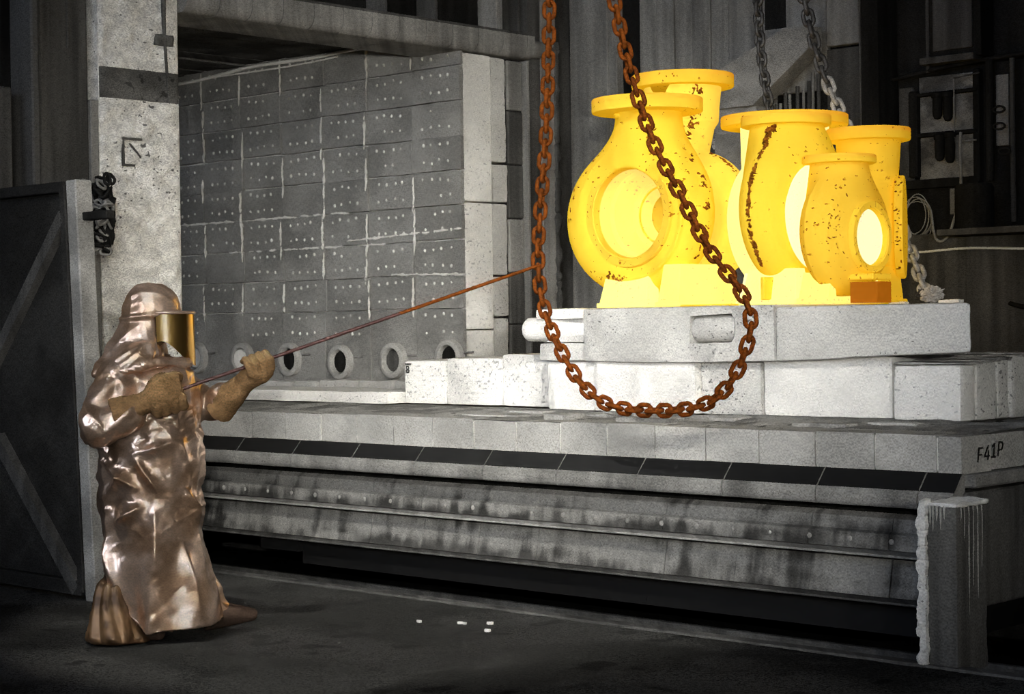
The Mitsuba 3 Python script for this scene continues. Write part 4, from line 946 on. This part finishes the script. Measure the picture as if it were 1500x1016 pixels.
# lower legs in foil gaiters, boots
def sd_leg(P, near):
    if near:
        d = sd_cap(P, (-.08, -.06, .46), (-.125, -.12, .18), .08, .09)
        return smin(d, sd_cyl(P, (-.125, -.13, .30), (-.135, -.14, .005), .09, .165, .01), .03)
    d = sd_cap(P, (.18, .09, .46), (.30, .13, .22), .075, .08)
    d = smin(d, sd_cap(P, (.30, .13, .20), (.345, .13, .12), .09, .085), .03)
    return smin(d, sd_cap(P, (.37, .12, .115), (.50, .12, .105), .062, .022), .05)
for near, lo, hi in ((True, (-.36, -.38, -.005), (.1, .1, .6)), (False, (.0, -.05, .02), (.6, .3, .6))):
    m = surface_nets(lambda P: sd_leg(P, near), lo, hi, .009); m.fix_normals()
    V = np.array(m.vertices); dd = folds(V, 20) * 1.5 + .016 * np.abs(np.sin(np.arctan2(V[:, 1] + .13, V[:, 0] + .13) * 5 + V[:, 2] * 9)) * near
    m.vertices = V + np.array(m.vertex_normals) * dd[:, None] * smooth01((V[:, 2] - .0) / .04)[:, None]
    add(person + '__gaiter', pw(m), 'mat_gaiter' if near else 'mat_suit_hood', True)
def boot(toe, heel, z0):
    h = [m3.Manifold.sphere(r, 20).translate(c) for c, r in (((heel[0], heel[1], z0[0] + .05), .048), ((toe[0], toe[1], z0[1] + .038), .036), (((heel[0] + toe[0]) / 2, (heel[1] + toe[1]) / 2, (z0[0] + z0[1]) / 2 + .07), .055), ((heel[0] + .02, heel[1], z0[0] + .12), .05))]
    mm = to_tm(m3.Manifold.batch_hull(h)); V = np.array(mm.vertices); mm.vertices = V; return mm
add(person + '__boot', pw(boot((.07, -.12), (-.16, -.12), (.0, .0))), 'mat_boot', 40)
add(person + '__boot', pw(boot((.52, .12), (.29, .12), (.008, .055))), 'mat_boot', 40)
# hood with its cape
HR = np.array([(1.905, .03, .03, .01), (1.86, -.035, .085, .06), (1.835, -.060, .120, .085), (1.80, -.085, .150, .11), (1.755, -.10, .172, .125), (1.70, -.112, .190, .135), (1.66, -.125, .165, .14), (1.62, -.142, .14, .15), (1.56, -.168, .15, .17), (1.50, -.205, .20, .225), (1.44, -.242, .25, .262), (1.40, -.265, .27, .28), (1.30, -.29, .28, .29)])[::-1]
def sd_hood(P):
    u, w, z = P.T
    b, f, h = [np.interp(z, HR[:, 0], HR[:, i]) for i in range(1, 4)]
    c, a = (b + f) / 2, (f - b) / 2
    d = (np.sqrt(((u - c) / a) ** 2 + (w / h) ** 2) - 1) * np.minimum(a, h)
    hem = 1.395 + .05 * smooth01((u + .05) / .2) + .012 * np.sin(np.arctan2(w, u) * 3)
    d = np.maximum(np.maximum(d, hem - z), z - 1.855)
    dome = (np.linalg.norm((P - np.array([.045, 0, 1.735])) / np.array([.138, .128, .118]), axis=1) - 1) * .12
    d = smin(d, dome, .03)
    face = np.maximum(np.maximum(.075 + (1.60 - z) * .02 - u, z - 1.69), 1.455 - z)      # the opening behind the visor
    return smax(d, -face, .01)
m = surface_nets(sd_hood, (-.36, -.34, 1.33), (.34, .34, 1.9), .0085); m.fix_normals()
V, N = np.array(m.vertices), np.array(m.vertex_normals)
u, w, z = V.T
hf = folds(V, 40) * (.25 + .75 * smooth01((1.66 - z) / .15))
hf = hf + .010 * np.exp(-((z - 1.70 - .10 * (u - .1)) / .012) ** 2)                       # brim seam
for t in np.linspace(-.6, .6, 5): hf = hf + .006 * np.exp(-((np.arctan2(w, z - 1.66) - t) / .07) ** 2) * (z > 1.70)   # gathers of the dome
m.vertices = V + N * hf[:, None]
add(person + '__hood', pw(m), 'mat_suit_hood', True)
# visor: a bent gold sheet in front of the face
def visor(U_, V_, r=.128, d=0):
    a = U_; z = 1.705 - V_ * (.275 - .13 * np.abs(np.sin(a)) ** 2.2)
    rr = r + d
    return np.stack([.105 + rr * np.cos(a) * .98 + .006 * V_ + .03 * np.cos(a) ** 4, rr * 1.02 * np.sin(a), z], -1)
ua, va = np.linspace(-1.75, 1.75, 61), np.linspace(0, 1, 25)
o_, i_ = sheet(lambda a, b: visor(a, b), ua, va), sheet(lambda a, b: visor(a, b, d=-.004), ua, va)
i_.invert(); add(person + '__visor', pw(cat([o_, i_])), 'mat_visor', True)
part_label(person + '__visor', 'curved gold coated visor')
add(person + '__visor_band', pw(tube(np.array([visor(np.array(a), np.array(0.0)) + [0, 0, .004] for a in np.linspace(-1.75, 1.75, 41)]), .009, 8)), 'mat_suit_hood', True)
add(person + '__head', pw(to_tm(m3.Manifold.sphere(.092, 32).scale((1.05, .85, 1.25)).translate((.04, 0, 1.64)))), 'mat_leather', True)

# the rod
R0, R1 = np.array([-3.193, -2.288, 1.289]), np.array([-2.36, -.28, 1.953])
rdir = (R1 - R0) / np.linalg.norm(R1 - R0)
k = thing('poker_rod', 'long thin steel rod in the gloved hands, its orange tip at the hanging chain', 'rod')
tip = R1 - np.array([.0, .065, 0])
RA = R0 - rdir * .10
g_ = np.array([.010 * math.sin(3 * t) for t in np.linspace(0, 1, 30)])
add(k + '__shaft', tube(np.array([RA + (tip - RA) * t for t in np.linspace(0, .62, 20)]), .0095, 10), 'mat_rod', True)
add(k + '__warm_end', tube(np.array([RA + (tip - RA) * t for t in np.linspace(.62, 1, 14)]), np.concatenate([np.full(11, .0095), [.009, .0085, .007]]), 10), 'mat_rust', True)
# gloves: palm, four curled fingers and a thumb round the rod, wide cuff
def sph(c, r): return m3.Manifold.sphere(r, 18).translate(tuple(map(float, c)))
def bone(a, b, ra, rb): return m3.Manifold.batch_hull([sph(a, ra), sph(b, rb)])
def glove(grip, fore, side, cuff_len, scale=1.0, flip=False):
    """grip: point on the rod; fore: unit vector from the hand to the elbow; side: unit vector from the rod to the palm."""
    x = rdir; f = np.asarray(fore, float); f /= np.linalg.norm(f)
    s = np.asarray(side, float); s -= x * (s @ x); s /= np.linalg.norm(s); q = np.cross(x, s)
    if (q @ f > 0) != flip: q = -q                                    # fingers close away from the forearm
    P = lambda a, b, c: grip + (x * a + s * b + q * c) * scale
    w0 = grip + f * .07 + s * .03
    def sd(Q):
        L = (Q - grip) @ np.stack([x, s, q], 1) / scale
        d = (np.linalg.norm((L - np.array([0, .048, -.008])) / np.array([.070, .040, .060]), axis=1) - 1) * .040 * scale
        d = smin(d, sd_cap(Q, P(0, .045, -.03), w0 + f * .02, .045 * scale, .050), .03)
        d = smin(d, sd_cap(Q, w0, w0 + f * .10, .050, .058), .03)
        for (a, n) in [(.052, 1.0), (.018, 1.08), (-.017, 1.0), (-.050, .86)]:
            k0, k1, k2, k3 = P(a, .048, .035), P(a, .018, .035 + .030 * n), P(a, -.028, .022 + .016 * n), P(a * .95, -.036, -.018 * n)
            g = np.minimum(np.minimum(sd_cap(Q, k0, k1, .020 * scale, .019 * scale), sd_cap(Q, k1, k2, .019 * scale, .0175 * scale)), sd_cap(Q, k2, k3, .0175 * scale, .015 * scale))
            d = smin(d, g, .007)
        t0, t1, t2 = P(.050, .045, -.045), P(.076, .0, -.050), P(.052, -.040, -.022)
        return smin(d, np.minimum(sd_cap(Q, t0, t1, .024 * scale, .021 * scale), sd_cap(Q, t1, t2, .021 * scale, .017 * scale)), .014)
    mm = surface_nets(sd, grip - .27, grip + .27, .0065); mm.fix_normals()
    V = np.array(mm.vertices); mm.vertices = V + np.array(mm.vertex_normals) * ((meshkit.fbm(V * 22, 3, 3) - .5) * .012)[:, None]
    L = cuff_len
    cuff = lathe([(.050, .06), (.060, .09), (.066, .13), (.078, L * .7), (.088, L), (.084, L + .004), (.074, L * .7), (.058, .12)], w0 - f * .02, f, 40)
    cuff.merge_vertices(); c = cuff.subdivide().subdivide(); V = np.array(c.vertices)
    c.vertices = V + (meshkit.fbm(V * 14, 3, 6) - .5)[:, None] * .022 * np.array([1, 1, .6])
    return mm, c
# far (left) hand forward on the rod
GL = R0 + (R1 - R0) * .2176
elbowL = body_to_world(np.array([[.345, .10, 1.215]]))[0]
h_, c_ = glove(GL, elbowL - GL, PW * -.35 + np.array([0, 0, -.8]) - PU * .1, .30, 1.12)
k1 = add(person + '__glove', h_, 'mat_leather', True); add(k1 + '__cuff', c_, 'mat_leather', True)
# near (right) hand at the rod's end, back of the glove to the viewer
GR = R0 - rdir * .02
elbowR = body_to_world(np.array([[-.16, -.30, 1.16]]))[0]
h_, c_ = glove(GR, elbowR - GR, -PW * .9 + np.array([0, 0, .1]), .22, 1.36, True)
k1 = add(person + '__glove', h_, 'mat_leather', True); add(k1 + '__cuff', c_, 'mat_leather', True)

# scraps on the floor
for i, (x, y, s_) in enumerate([(-2.50, -.90, .05), (-2.38, -.80, .038), (-2.72, -1.0, .028), (-2.22, -.98, .034)]):
    kk = thing('floor_scrap', ['largest pale chip', 'pale chip right of the largest', 'small chip left of the group', 'flat chip at the right of the group'][i] + ' on the dark floor right of the person', 'chip', 'pale chips on the floor')
    add(kk, rough_box(x, x + s_, y, y + s_ * .6, -.004, .012, .015, .006, 30, .004, i), 'mat_fibre_white')
